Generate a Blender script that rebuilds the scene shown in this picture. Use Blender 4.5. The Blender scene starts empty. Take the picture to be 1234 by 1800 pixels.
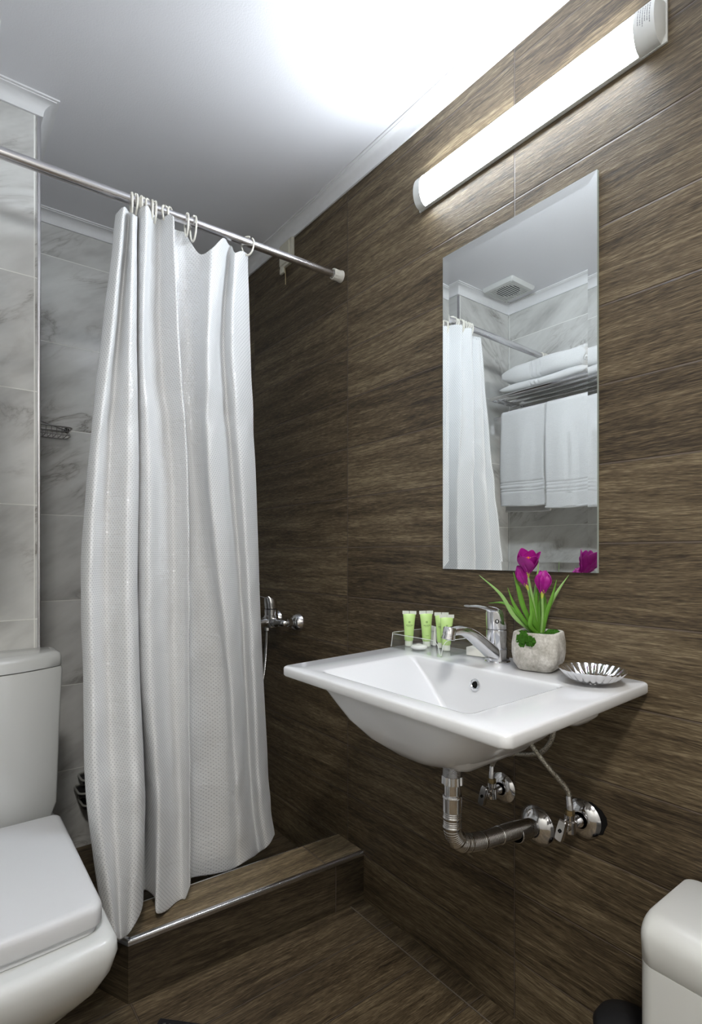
import bpy, bmesh, math, random
from mathutils import Vector, Matrix
random.seed(7)
PI = math.pi
sc = bpy.context.scene
COL = sc.collection

# ------------------------------------------------------------------ camera, world, exposure
cam_data = bpy.data.cameras.new('camera')
cam = bpy.data.objects.new('camera', cam_data)
COL.objects.link(cam)
cam.location = (0.0, 0.0, 1.056)
cam.rotation_euler = (PI/2, 0, -math.radians(37.526))
cam_data.sensor_fit = 'VERTICAL'
cam_data.sensor_height = 36.0
cam_data.sensor_width = 24.0
cam_data.lens = 970.0/1800.0*36.0
cam_data.shift_y = 74.0/1800.0
cam_data.clip_start = 0.01
sc.camera = cam
world = bpy.data.worlds.new('world')
sc.world = world
world.use_nodes = True
world.node_tree.nodes['Background'].inputs[0].default_value = (0.75, 0.80, 0.9, 1)
world.node_tree.nodes['Background'].inputs[1].default_value = 0.05
sc.view_settings.view_transform = 'Standard'
sc.view_settings.look = 'None'
sc.view_settings.gamma = 1.0
sc.view_settings.use_curve_mapping = False
sc.view_settings.exposure = 0.0
LED_STRENGTH = 82.0
FILL_POWER = 30.0  # power of the added fill light

# ------------------------------------------------------------------ helpers
def tag(o, label=None, cat=None, group=None, kind=None):
    if label: o['label'] = label
    if cat: o['category'] = cat
    if group: o['group'] = group
    if kind: o['kind'] = kind
    return o

def thing(name, label, cat, loc=(0, 0, 0), group=None):
    o = bpy.data.objects.new(name, None)
    o.empty_display_size = 0.05
    o.location = loc
    COL.objects.link(o)
    return tag(o, label, cat, group)

def wloc(o):
    v = Vector((0, 0, 0))
    while o:
        v += o.location
        o = o.parent
    return v

def obj(name, verts, faces, mat, parent=None, smooth=True, bevel=0, seg=2, sub=0, solid=0, autos=None, uvs=None, recalc=True):
    """mesh object; verts are given in world coordinates"""
    me = bpy.data.meshes.new(name)
    off = wloc(parent) if parent else Vector((0, 0, 0))
    me.from_pydata([Vector(v)-off for v in verts], [], faces)
    if uvs:
        l = me.uv_layers.new(name='UVMap')
        for lp in me.loops:
            l.data[lp.index].uv = uvs[lp.vertex_index]
    if recalc:
        bm = bmesh.new(); bm.from_mesh(me)
        bmesh.ops.recalc_face_normals(bm, faces=bm.faces)
        bm.to_mesh(me); bm.free()
    me.materials.append(mat)
    o = bpy.data.objects.new(name, me)
    COL.objects.link(o)
    if parent: o.parent = parent
    if bevel:
        m = o.modifiers.new('bevel', 'BEVEL'); m.width = bevel; m.segments = seg; m.limit_method = 'ANGLE'; m.angle_limit = math.radians(35)
    if solid:
        m = o.modifiers.new('solid', 'SOLIDIFY'); m.thickness = solid; m.offset = 0
    if sub:
        m = o.modifiers.new('sub', 'SUBSURF'); m.levels = sub; m.render_levels = sub
    if smooth:
        me.polygons.foreach_set('use_smooth', [True]*len(me.polygons))
        try:
            me.set_sharp_from_angle(angle=math.radians(autos if autos else 40))
        except Exception:
            pass
    return o

class G:
    """collects geometry"""
    def __init__(s): s.v = []; s.f = []
    def add(s, v, f):
        n = len(s.v); s.v += [tuple(p) for p in v]; s.f += [tuple(i+n for i in q) for q in f]; return s
    def box(s, a, b, M=None):
        x0, y0, z0 = a; x1, y1, z1 = b
        v = [Vector(p) for p in ((x0,y0,z0),(x1,y0,z0),(x1,y1,z0),(x0,y1,z0),(x0,y0,z1),(x1,y0,z1),(x1,y1,z1),(x0,y1,z1))]
        if M: v = [M @ p for p in v]
        return s.add(v, [(0,3,2,1),(4,5,6,7),(0,1,5,4),(1,2,6,5),(2,3,7,6),(3,0,4,7)])
    def loft(s, loops, cap0=True, cap1=True, closed=True):
        n = len(loops[0]); v = []; f = []
        for l in loops: v += l
        for k in range(len(loops)-1):
            for i in range(n if closed else n-1):
                j = (i+1) % n
                f.append((k*n+i, k*n+j, (k+1)*n+j, (k+1)*n+i))
        if cap0: f.append(tuple(range(n-1, -1, -1)))
        if cap1: f.append(tuple((len(loops)-1)*n+i for i in range(n)))
        return s.add(v, f)
    def tube(s, pts, r, n=12, closed=False, caps=True):
        pts = [Vector(p) for p in pts]
        m = len(pts)
        rs = r if isinstance(r, (list, tuple)) else [r]*m
        prev = None; loops = []
        for i, p in enumerate(pts):
            if closed: t = pts[(i+1) % m]-pts[(i-1) % m]
            else: t = pts[min(i+1, m-1)]-pts[max(i-1, 0)]
            t.normalize()
            if prev is None:
                up = Vector((0, 0, 1)) if abs(t.z) < 0.9 else Vector((1, 0, 0))
                nrm = t.cross(up).normalized()
            else:
                nrm = (prev - t*prev.dot(t)).normalized()
            prev = nrm
            b = t.cross(nrm)
            loops.append([tuple(p+(nrm*math.cos(2*PI*k/n)+b*math.sin(2*PI*k/n))*rs[i]) for k in range(n)])
        if closed: loops.append(loops[0])
        return s.loft(loops, caps and not closed, caps and not closed)
    def lathe(s, prof, c=(0,0,0), axis=(0,0,1), n=32, mod=None, cap0=False, cap1=False):
        ax = Vector(axis).normalized()
        q = Vector((0, 0, 1)).rotation_difference(ax)
        loops = []
        for r, h in prof:
            l = []
            for k in range(n):
                a = 2*PI*k/n
                rr, hh = (r, h) if not mod else mod(r, h, a)
                l.append(tuple(Vector(c)+q @ Vector((rr*math.cos(a), rr*math.sin(a), hh))))
            loops.append(l)
        return s.loft(loops, cap0, cap1)
    def sphere(s, c, r, n=16, m=8, sc_=(1, 1, 1)):
        prof = []
        loops = []
        for i in range(m+1):
            t = PI*i/m
            rr = max(math.sin(t), 1e-3)
            loops.append([(c[0]+r*sc_[0]*rr*math.cos(2*PI*k/n), c[1]+r*sc_[1]*rr*math.sin(2*PI*k/n), c[2]-r*sc_[2]*math.cos(t)) for k in range(n)])
        return s.loft(loops)
    def make(s, name, mat, parent=None, **kw):
        return obj(name, s.v, s.f, mat, parent, **kw)

def spline(P, n):
    """Catmull-Rom through points"""
    P = [Vector(p) for p in P]
    out = []
    for i in range(len(P)-1):
        p0 = P[i-1] if i > 0 else P[0]*2-P[1]
        p1, p2 = P[i], P[i+1]
        p3 = P[i+2] if i+2 < len(P) else P[-1]*2-P[-2]
        for k in range(n):
            t = k/n
            out.append(0.5*((2*p1)+(p2-p0)*t+(2*p0-5*p1+4*p2-p3)*t*t+(3*p1-p0-3*p2+p3)*t**3))
    out.append(P[-1])
    return out

def rpoly(pts, r, n=6, z=0.0):
    """rounded polygon (counter clockwise) at height z; r = radius or list"""
    m = len(pts); out = []
    rs = r if isinstance(r, (list, tuple)) else [r]*m
    for i in range(m):
        if rs[i] < 0.003:
            out.append((pts[i][0], pts[i][1], z)); continue
        p = Vector(pts[i][:2]); a = Vector(pts[i-1][:2])-p; b = Vector(pts[(i+1) % m][:2])-p
        la, lb = a.length, b.length
        a.normalize(); b.normalize()
        ang = a.angle(b)
        d = min(rs[i]/math.tan(ang/2), la*0.49, lb*0.49)
        rad = d*math.tan(ang/2)
        c = p+(a+b).normalized()*(rad/math.sin(ang/2))
        s0 = p+a*d-c; s1 = p+b*d-c
        a0 = math.atan2(s0.y, s0.x); da = math.atan2(s1.y, s1.x)-a0
        while da > PI: da -= 2*PI
        while da < -PI: da += 2*PI
        for k in range(n+1):
            t = a0+da*k/n
            out.append((c.x+rad*math.cos(t), c.y+rad*math.sin(t), z))
    return out

def rrect(x0, x1, y0, y1, r, n=6, z=0.0):
    return rpoly([(x0, y0), (x1, y0), (x1, y1), (x0, y1)], r, n, z)

# ------------------------------------------------------------------ materials
class NT:
    def __init__(s, name):
        s.m = bpy.data.materials.new(name); s.m.use_nodes = True
        s.t = s.m.node_tree; s.n = s.t.nodes
        s.bsdf = s.n['Principled BSDF']; s.out = s.n['Material Output']
    def node(s, typ, **kw):
        nd = s.n.new(typ)
        for k, v in kw.items(): setattr(nd, k, v)
        return nd
    def lk(s, a, b): s.t.links.new(a, b)
    def put(s, sock, v):
        if isinstance(v, bpy.types.NodeSocket): s.lk(v, sock)
        else: sock.default_value = v
    def math(s, op, a, b=0.0, c=0.0, clamp=False):
        nd = s.node('ShaderNodeMath', operation=op, use_clamp=clamp)
        s.put(nd.inputs[0], a); s.put(nd.inputs[1], b); s.put(nd.inputs[2], c)
        return nd.outputs[0]
    def noise(s, vec, scale=1.0, detail=3.0, rough=0.55, dist=0.0):
        nd = s.node('ShaderNodeTexNoise')
        s.lk(vec, nd.inputs['Vector'])
        nd.inputs['Scale'].default_value = scale; nd.inputs['Detail'].default_value = detail
        nd.inputs['Roughness'].default_value = rough; nd.inputs['Distortion'].default_value = dist
        return nd.outputs[0]
    def comb(s, x, y, z):
        nd = s.node('ShaderNodeCombineXYZ')
        s.put(nd.inputs[0], x); s.put(nd.inputs[1], y); s.put(nd.inputs[2], z)
        return nd.outputs[0]
    def ramp(s, fac, stops):
        nd = s.node('ShaderNodeValToRGB')
        e = nd.color_ramp.elements
        while len(e) < len(stops): e.new(0.5)
        for i, (p, c) in enumerate(stops):
            e[i].position = p; e[i].color = (*c, 1) if len(c) == 3 else c
        s.lk(fac, nd.inputs[0])
        return nd.outputs[0]
    def mix(s, f, a, b, typ='MIX'):
        nd = s.node('ShaderNodeMix', data_type='RGBA', blend_type=typ)
        s.put(nd.inputs[0], f)
        for sock, v in ((nd.inputs[6], a), (nd.inputs[7], b)):
            if isinstance(v, bpy.types.NodeSocket): s.lk(v, sock)
            else: sock.default_value = (*v, 1)
        return nd.outputs[2]
    def bump(s, h, strength=0.3, dist=0.001, nrm=None):
        nd = s.node('ShaderNodeBump')
        nd.inputs['Strength'].default_value = strength; nd.inputs['Distance'].default_value = dist
        s.lk(h, nd.inputs['Height'])
        if nrm: s.lk(nrm, nd.inputs['Normal'])
        return nd.outputs[0]
    def xyz(s):
        tc = s.node('ShaderNodeTexCoord'); sp = s.node('ShaderNodeSeparateXYZ')
        s.lk(tc.outputs['Object'], sp.inputs[0])
        return sp.outputs
    def objvec(s): return s.node('ShaderNodeTexCoord').outputs['Object']
    def base(s, c, rough=0.5, metal=0.0, spec=0.5, coat=0.0):
        b = s.bsdf
        if isinstance(c, bpy.types.NodeSocket): s.lk(c, b.inputs['Base Color'])
        else: b.inputs['Base Color'].default_value = (*c, 1)
        s.put(b.inputs['Roughness'], rough)
        b.inputs['Metallic'].default_value = metal
        b.inputs['Specular IOR Level'].default_value = spec
        b.inputs['Coat Weight'].default_value = coat
        return s

def plain(name, c, rough=0.5, metal=0.0, spec=0.5, coat=0.0, nscale=40, namt=0.04, bump=0.0):
    t = NT(name)
    nz = t.noise(t.objvec(), nscale, 3)
    col = t.mix(nz, tuple(x*(1-namt) for x in c), tuple(min(1, x*(1+namt)) for x in c))
    t.base(col, rough, metal, spec, coat)
    if bump:
        t.lk(t.bump(nz, bump, 0.001), t.bsdf.inputs['Normal'])
    return t.m

def wood(name, L, Hh, L0, Lw, H0, Hw, seed=0.0, bright=1.0, gw=0.0011):
    """wood-look porcelain planks; L = axis index along the grain, Hh = axis index across"""
    t = NT(name)
    P = t.xyz(); l = P[L]; h = P[Hh]
    ul = t.math('DIVIDE', t.math('SUBTRACT', l, L0), Lw)
    uh = t.math('DIVIDE', t.math('SUBTRACT', h, H0), Hw)
    il = t.math('FLOOR', ul); ih = t.math('FLOOR', uh)
    wn = t.node('ShaderNodeTexWhiteNoise', noise_dimensions='3D')
    t.lk(t.comb(il, ih, seed), wn.inputs[0])
    rnd = wn.outputs[0]
    sh = t.math('MULTIPLY', rnd, 37.0)
    # warp
    wv = t.comb(t.math('MULTIPLY', l, 2.2), t.math('MULTIPLY', h, 7.0), sh)
    warp = t.math('MULTIPLY', t.math('SUBTRACT', t.noise(wv, 1.0, 2), 0.5), 0.04)
    hw = t.math('ADD', h, warp)
    v1 = t.comb(t.math('MULTIPLY', l, 2.2), t.math('MULTIPLY', hw, 34.0), sh)
    v2 = t.comb(t.math('MULTIPLY', l, 10.0), t.math('MULTIPLY', hw, 190.0), sh)
    v3 = t.comb(t.math('MULTIPLY', l, 42.0), t.math('MULTIPLY', hw, 640.0), sh)
    n1 = t.noise(v1, 1.0, 3, 0.6); n2 = t.noise(v2, 1.0, 4, 0.65); n3 = t.noise(v3, 1.0, 2, 0.6)
    f = t.math('ADD', t.math('ADD', t.math('MULTIPLY', n1, 0.36), t.math('MULTIPLY', n2, 0.40)), t.math('MULTIPLY', n3, 0.46))
    f = t.math('ADD', f, t.math('MULTIPLY', t.math('SUBTRACT', rnd, 0.5), 0.07))
    b = bright*1.32
    col = t.ramp(f, [(0.44, (0.0135*b, 0.0092*b, 0.0052*b)), (0.55, (0.043*b, 0.0300*b, 0.0165*b)), (0.65, (0.088*b, 0.0650*b, 0.0370*b)), (0.78, (0.180*b, 0.142*b, 0.088*b))])
    # grout
    def edge(u, w):
        fr = t.math('FRACT', u)
        d = t.math('MINIMUM', fr, t.math('SUBTRACT', 1.0, fr))
        return t.math('MULTIPLY', d, w)
    d = t.math('MINIMUM', edge(ul, Lw), edge(uh, Hw))
    g = t.math('LESS_THAN', d, gw)
    g2 = t.math('MULTIPLY', t.math('LESS_THAN', d, gw*2.3), 0.55)  # dark border beside the joint: groove shadow painted into the colour
    col = t.mix(g2, col, (0.012, 0.009, 0.006))
    col = t.mix(g, col, (0.115, 0.086, 0.066))
    t.base(col, t.math('ADD', 0.42, t.math('MULTIPLY', n2, 0.22)), 0, 0.35)
    recess = t.math('SMOOTH_MIN', t.math('MULTIPLY', d, 400.0), 1.0, 0.3)
    hgt = t.math('ADD', t.math('MULTIPLY', n3, 0.42), t.math('ADD', t.math('MULTIPLY', n2, 0.5), recess))
    t.lk(t.bump(hgt, 0.8, 0.0012), t.bsdf.inputs['Normal'])
    return t.m

def marble(name, L, Hh, L0, Lw, H0, Hw, seed=0.0, flip=1.0):
    t = NT(name)
    P = t.xyz(); l = P[L]; h = P[Hh]
    ul = t.math('DIVIDE', t.math('SUBTRACT', l, L0), Lw)
    uh = t.math('DIVIDE', t.math('SUBTRACT', h, H0), Hw)
    wn = t.node('ShaderNodeTexWhiteNoise', noise_dimensions='3D')
    t.lk(t.comb(t.math('FLOOR', ul), t.math('FLOOR', uh), seed), wn.inputs[0])
    sh = t.math('MULTIPLY', wn.outputs[0], 23.0)
    a = math.radians(33)*flip
    lr = t.math('ADD', t.math('MULTIPLY', l, math.cos(a)), t.math('MULTIPLY', h, math.sin(a)))
    hr = t.math('SUBTRACT', t.math('MULTIPLY', h, math.cos(a)), t.math('MULTIPLY', l, math.sin(a)))
    v = t.comb(t.math('MULTIPLY', lr, 2.6), t.math('MULTIPLY', hr, 7.0), sh)
    n1 = t.noise(v, 1.0, 6, 0.62, 0.9)
    vein = t.math('ABSOLUTE', t.math('SUBTRACT', n1, 0.5))
    veins = t.ramp(vein, [(0.0, (1, 1, 1)), (0.012, (0.55, 0.55, 0.55)), (0.05, (0.12, 0.12, 0.12)), (0.11, (0, 0, 0))])
    msk = t.ramp(t.noise(t.comb(t.math('MULTIPLY', lr, 3.0), t.math('MULTIPLY', hr, 5.0), t.math('ADD', sh, 9.0)), 1.0, 2), [(0.46, (0, 0, 0)), (0.66, (1, 1, 1))])
    cloud = t.noise(t.comb(t.math('MULTIPLY', lr, 3.0), t.math('MULTIPLY', hr, 9.0), t.math('ADD', sh, 3.0)), 1.0, 4, 0.6)
    base = t.ramp(cloud, [(0.30, (0.46, 0.455, 0.44)), (0.48, (0.62, 0.62, 0.60)), (0.7, (0.72, 0.72, 0.70))])
    vf = t.math('MULTIPLY', veins, msk)
    col = t.mix(t.math('MULTIPLY', vf, 0.85), base, (0.17, 0.15, 0.13))
    def edge(u, w):
        fr = t.math('FRACT', u)
        return t.math('MULTIPLY', t.math('MINIMUM', fr, t.math('SUBTRACT', 1.0, fr)), w)
    d = t.math('MINIMUM', edge(ul, Lw), edge(uh, Hw))
    g = t.math('LESS_THAN', d, 0.0012)
    col = t.mix(g, col, (0.86, 0.86, 0.82))
    t.base(col, t.math('ADD', 0.16, t.math('MULTIPLY', g, 0.5)), 0, 0.45)
    t.lk(t.bump(t.math('SMOOTH_MIN', t.math('MULTIPLY', d, 500.0), 1.0, 0.2), 0.3, 0.0006), t.bsdf.inputs['Normal'])
    return t.m

def metal(name, c=(0.78, 0.78, 0.80), rough=0.08, nscale=30, bump=0.0):
    t = NT(name)
    nz = t.noise(t.objvec(), nscale, 3)
    t.base(c, t.math('ADD', rough, t.math('MULTIPLY', nz, 0.06)), 1.0)
    if bump: t.lk(t.bump(nz, bump, 0.001), t.bsdf.inputs['Normal'])
    return t.m

M = {}
ROW = 0.1565; RH0 = 1.0775-ROW*7
M['wood_wall'] = wood('wood_plank_wall_tile', 1, 2, 1.394-0.6265*3, 0.6265, RH0, ROW, 1.0)
M['wood_floor'] = wood('wood_plank_floor_tile', 0, 1, 1.006-0.6265*3, 0.6265, 1.181-0.1625*8, 0.1625, 5.0, 1.2)
M['wood_strip'] = wood('wood_strip_floor_tile', 0, 1, 0.40, 2.0, 1.181-0.1625*8, 0.1625, 9.0, 0.95)
M['wood_curb_top_lit'] = wood('wood_curb_top_tile_lit', 0, 1, 0.925-0.7-0.6265*3, 0.6265, -0.9, 2.0, 2.0, 1.45)  # kerb top lightened, the light falling on it is in the colour
M['wood_curb_front_shaded'] = wood('wood_curb_front_tile_shaded', 0, 2, 0.955-0.7-0.6265*3, 0.6265, -1.0, 3.0, 3.0, 0.48)  # same kerb tile darkened, the shade on its front is in the colour
M['wood_shower'] = wood('wood_shower_floor_tile', 0, 1, 0.1, 0.6265, 1.47, 0.1565, 4.0, 0.9)
M['marble_front'] = marble('marble_chase_tile', 0, 2, 0.2225-0.6*2, 0.6, 0.29, 0.298, 1.0)
M['marble_back'] = marble('marble_back_tile', 0, 2, -0.3, 0.6, 0.29, 0.301, 2.0)
M['marble_side'] = marble('marble_side_tile', 1, 2, 1.642-0.6*3, 0.6, 0.29, 0.298, 3.0, -1.0)
def plaster(name, c):
    t = NT(name)
    v = t.objvec()
    n = t.noise(v, 260, 3, 0.6); n2 = t.noise(v, 2.5, 3)
    col = t.mix(n2, tuple(x*0.97 for x in c), c)
    t.base(col, 0.85, 0, 0.2)
    t.lk(t.bump(t.math('ADD', n, t.math('MULTIPLY', n2, 4.0)), 0.22, 0.0015), t.bsdf.inputs['Normal'])
    return t.m
M['ceiling'] = plaster('ceiling_paint', (0.83, 0.83, 0.86))
M['plaster'] = plaster('plaster_paint', (0.66, 0.66, 0.64))
M['cove'] = plain('cove_moulding_paint', (0.80, 0.80, 0.81), 0.45)
M['chrome'] = metal('chrome')
M['brushed'] = metal('brushed_steel', (0.62, 0.62, 0.64), 0.24)
M['corrugated'] = metal('corrugated_steel', (0.60, 0.59, 0.58), 0.13)
M['aluminium'] = metal('aluminium_trim', (0.72, 0.71, 0.73), 0.22)
M['brass'] = metal('brass_fitting', (0.50, 0.40, 0.22), 0.25)
M['ceramic'] = plain('white_glazed_ceramic', (0.71, 0.72, 0.74), 0.12, 0, 0.5, 0.1, 3, 0.01)
M['toilet'] = plain('toilet_ceramic', (0.66, 0.675, 0.67), 0.14, 0, 0.5, 0.3, 3, 0.01)
M['seat_plastic'] = plain('seat_plastic', (0.66, 0.67, 0.69), 0.28, 0, 0.4, 0.0, 3, 0.01)
M['white_plastic'] = plain('white_plastic', (0.66, 0.67, 0.655), 0.30, 0, 0.5, 0.0, 5, 0.015)
M['ivory'] = plain('ivory_plastic', (0.66, 0.64, 0.54), 0.45, 0, 0.4, 0, 90, 0.10)
M['ring_plastic'] = plain('ring_plastic', (0.75, 0.73, 0.66), 0.35, 0, 0.4)
M['black_plastic'] = plain('black_plastic', (0.016, 0.016, 0.018), 0.5, 0, 0.3)
M['black'] = plain('dark_void', (0.008, 0.008, 0.008), 0.9, 0, 0.1)
M['black_rubber'] = plain('black_rubber', (0.02, 0.02, 0.02), 0.7, 0, 0.2, 0, 60, 0.2, 0.3)
M['print'] = plain('grey_print', (0.28, 0.29, 0.31), 0.6)
M['steel_wire'] = metal('steel_wire', (0.35, 0.34, 0.33), 0.3)
M['grey_rim'] = plain('grey_rim', (0.36, 0.36, 0.33), 0.4)
M['towel'] = None

# LED diffuser
t = NT('led_diffuser')
t.base((0.9, 0.9, 0.9), 0.4)
nz = t.noise(t.objvec(), 8, 2)
t.bsdf.inputs['Emission Color'].default_value = (0.86, 0.93, 1.0, 1)
t.lk(t.math('ADD', LED_STRENGTH*0.98, t.math('MULTIPLY', nz, LED_STRENGTH*0.04)), t.bsdf.inputs['Emission Strength'])
M['led'] = t.m

# terry towel
t = NT('terry_towel')
v = t.objvec()
n = t.noise(v, 420, 3, 0.7); n2 = t.noise(v, 30, 3)
col = t.mix(n, (0.70, 0.71, 0.71), (0.88, 0.88, 0.88))
t.base(col, 0.95, 0, 0.1)
t.bsdf.inputs['Sheen Weight'].default_value = 0.3
t.lk(t.bump(t.math('ADD', n, n2), 0.7, 0.003), t.bsdf.inputs['Normal'])
M['towel'] = t.m

# shower curtain cloth: dotted satin
t = NT('dotted_satin')
uv = t.node('ShaderNodeTexCoord').outputs['UV']
sp = t.node('ShaderNodeSeparateXYZ'); t.lk(uv, sp.inputs[0])
ux = t.math('MULTIPLY', sp.outputs[0], 1/0.0088); uy = t.math('MULTIPLY', sp.outputs[1], 1/0.0054)
row = t.math('FLOOR', uy)
shx = t.math('MULTIPLY', t.math('MODULO', row, 2.0), 0.5)
fx = t.math('SUBTRACT', t.math('FRACT', t.math('ADD', ux, shx)), 0.5)
fy = t.math('MULTIPLY', t.math('SUBTRACT', t.math('FRACT', uy), 0.5), 0.61)
r2 = t.math('ADD', t.math('MULTIPLY', fx, fx), t.math('MULTIPLY', fy, fy))
dot = t.math('LESS_THAN', r2, 0.024)
wn = t.node('ShaderNodeTexWhiteNoise', noise_dimensions='2D')
t.lk(t.comb(t.math('FLOOR', t.math('ADD', ux, shx)), row, 0.0), wn.inputs[0])
weave = t.noise(uv, 900, 2)
wr = t.noise(t.comb(t.math('MULTIPLY', sp.outputs[0], 16.0), t.math('MULTIPLY', sp.outputs[1], 26.0), 0.0), 1.0, 4, 0.55, 0.8)
col = t.mix(dot, (0.86, 0.87, 0.88), (0.82, 0.83, 0.88))
t.base(col, t.math('SUBTRACT', 0.60, t.math('MULTIPLY', dot, 0.34)), 0.0, 0.5)
t.lk(t.math('MULTIPLY', dot, 0.42), t.bsdf.inputs['Metallic'])
t.bsdf.inputs['Sheen Weight'].default_value = 0.15
hh = t.math('ADD', t.math('MULTIPLY', dot, 0.25), t.math('ADD', t.math('MULTIPLY', weave, 0.1), t.math('MULTIPLY', wr, 3.2)))
nb = t.bump(hh, 0.5, 0.0022)
# small random tilt so that single dots sparkle
gm = t.node('ShaderNodeNewGeometry')
vm = t.node('ShaderNodeVectorMath', operation='SUBTRACT'); t.lk(wn.outputs[1], vm.inputs[0]); vm.inputs[1].default_value = (0.5, 0.5, 0.5)
vs = t.node('ShaderNodeVectorMath', operation='SCALE'); t.lk(vm.outputs[0], vs.inputs[0]); t.lk(t.math('MULTIPLY', dot, 0.30), vs.inputs['Scale'])
va = t.node('ShaderNodeVectorMath', operation='ADD'); t.lk(nb, va.inputs[0]); t.lk(vs.outputs[0], va.inputs[1])
vn = t.node('ShaderNodeVectorMath', operation='NORMALIZE'); t.lk(va.outputs[0], vn.inputs[0])
t.lk(vn.outputs[0], t.bsdf.inputs['Normal'])
tr = t.node('ShaderNodeBsdfTranslucent'); tr.inputs[0].default_value = (0.8, 0.81, 0.80, 1)
mx = t.node('ShaderNodeMixShader'); mx.inputs[0].default_value = 0.22
t.lk(t.bsdf.outputs[0], mx.inputs[1]); t.lk(tr.outputs[0], mx.inputs[2]); t.lk(mx.outputs[0], t.out.inputs[0])
M['curtain'] = t.m

# mirror
t = NT('mirror_silver'); t.base((0.93, 0.95, 0.94), 0.0, 1.0)
M['mirror'] = t.m
t = NT('mirror_edge'); t.base((0.55, 0.62, 0.58), 0.15, 0.3); M['mirror_edge'] = t.m
# acrylic
t = NT('clear_acrylic')
tb = t.node('ShaderNodeBsdfTransparent'); tb.inputs[0].default_value = (0.975, 0.985, 0.98, 1)
gb = t.node('ShaderNodeBsdfGlossy'); gb.inputs[0].default_value = (1, 1, 1, 1); gb.inputs[1].default_value = 0.03
fr_ = t.node('ShaderNodeLayerWeight'); fr_.inputs[0].default_value = 0.5
nz = t.noise(t.objvec(), 20, 2)
mx = t.node('ShaderNodeMixShader'); t.lk(t.math('ADD', t.math('MULTIPLY', t.math('POWER', fr_.outputs['Facing'], 4.0), 0.5), t.math('ADD', 0.03, t.math('MULTIPLY', nz, 0.03))), mx.inputs[0])
t.lk(tb.outputs[0], mx.inputs[1]); t.lk(gb.outputs[0], mx.inputs[2]); t.lk(mx.outputs[0], t.out.inputs[0])
M['acrylic'] = t.m
M['rim'] = plain('acrylic_edge_glint', (0.80, 0.84, 0.82), 0.1, 0, 0.8)  # pale colour for the light caught by the clear edges
# tubes
def translucent(name, c, trans=0.35, rough=0.35):
    t = NT(name)
    nz = t.noise(t.objvec(), 60, 2)
    t.base(t.mix(nz, tuple(x*0.94 for x in c), c), rough, 0, 0.5)
    t.bsdf.inputs['Subsurface Weight'].default_value = trans
    t.bsdf.inputs['Subsurface Radius'].default_value = (0.01, 0.012, 0.006)
    return t.m
M['green_gel'] = translucent('green_gel_tube', (0.52, 0.74, 0.27), 0.25)
M['crimp'] = translucent('clear_crimp', (0.72, 0.75, 0.68), 0.1, 0.3)
M['dark_green_print'] = plain('dark_green_print', (0.10, 0.20, 0.06), 0.6)
M['soap'] = plain('wrapped_soap', (0.84, 0.84, 0.83), 0.25, 0, 0.5, 0, 120, 0.05, 0.3)
M['card'] = plain('cream_card', (0.80, 0.79, 0.73), 0.55)
# concrete
t = NT('rough_concrete')
v = t.objvec()
n = t.noise(v, 28, 5, 0.65); n2 = t.noise(v, 190, 4, 0.7)
col = t.ramp(t.math('ADD', t.math('MULTIPLY', n, 0.7), t.math('MULTIPLY', n2, 0.3)), [(0.36, (0.30, 0.28, 0.24)), (0.5, (0.50, 0.48, 0.44)), (0.64, (0.74, 0.72, 0.68))])
t.base(col, 0.9, 0, 0.2); t.lk(t.bump(t.math('ADD', n, n2), 0.5, 0.0012), t.bsdf.inputs['Normal'])
M['concrete'] = t.m
M['moss'] = plain('moss', (0.035, 0.11, 0.012), 0.95, 0, 0.1, 0, 260, 0.5, 0.8)
def plant(name, a, b, sc_=50):
    t = NT(name); v = t.objvec()
    col = t.mix(t.noise(v, sc_, 3), a, b); t.base(col, 0.45, 0, 0.4)
    t.bsdf.inputs['Subsurface Weight'].default_value = 0.1
    t.bsdf.inputs['Subsurface Radius'].default_value = (0.004, 0.004, 0.004)
    return t.m
M['leaf'] = plant('crocus_leaf', (0.075, 0.22, 0.018), (0.15, 0.36, 0.04))
M['leaf_pale'] = plant('crocus_leaf_pale', (0.22, 0.42, 0.12), (0.33, 0.52, 0.18))
M['petal'] = plant('magenta_petal', (0.26, 0.004, 0.17), (0.42, 0.008, 0.30), 90)
M['throat'] = plant('yellow_green_throat', (0.45, 0.50, 0.06), (0.55, 0.60, 0.10))
M['stamen'] = plain('orange_stamen', (0.85, 0.33, 0.02), 0.6)
# braided hose
t = NT('braided_steel')
v = t.objvec()
vo = t.node('ShaderNodeTexVoronoi'); t.lk(v, vo.inputs['Vector']); vo.inputs['Scale'].default_value = 520
t.base(t.ramp(vo.outputs['Distance'], [(0.2, (0.75, 0.72, 0.64)), (0.8, (0.22, 0.21, 0.18))]), 0.32, 0.9)
t.lk(t.bump(vo.outputs['Distance'], 0.8, 0.001), t.bsdf.inputs['Normal'])
M['braid'] = t.m

# ------------------------------------------------------------------ room shell
XW = 1.057; YB = 2.165; YC = 1.65; XC = 0.236; XL = -0.122; ZC = 2.243
YN = -0.95; XF = -0.95; YJ = 0.70       # unseen entry behind and beside the camera
def st(o): return tag(o, kind='structure')
st(G().box((XW, YN-0.1, -0.1), (XW+0.12, YB+0.1, ZC+0.1)).make('wall_right', M['wood_wall'], smooth=False))
st(G().box((XL-0.1, YB, -0.1), (XW, YB+0.12, ZC+0.1)).make('wall_back', M['marble_back'], smooth=False))
st(G().box((XL-0.1, YC, -0.1), (XC, YB, ZC+0.1)).make('wall_chase', M['marble_front'], smooth=False))
st(G().box((XL-0.12, YJ, -0.1), (XL, YC, ZC+0.1)).make('wall_left', M['marble_side'], smooth=False))
st(G().box((XF-0.1, YJ-0.1, -0.1), (XL-0.12, YJ, ZC+0.1)).make('wall_entry', M['plaster'], smooth=False))
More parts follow.
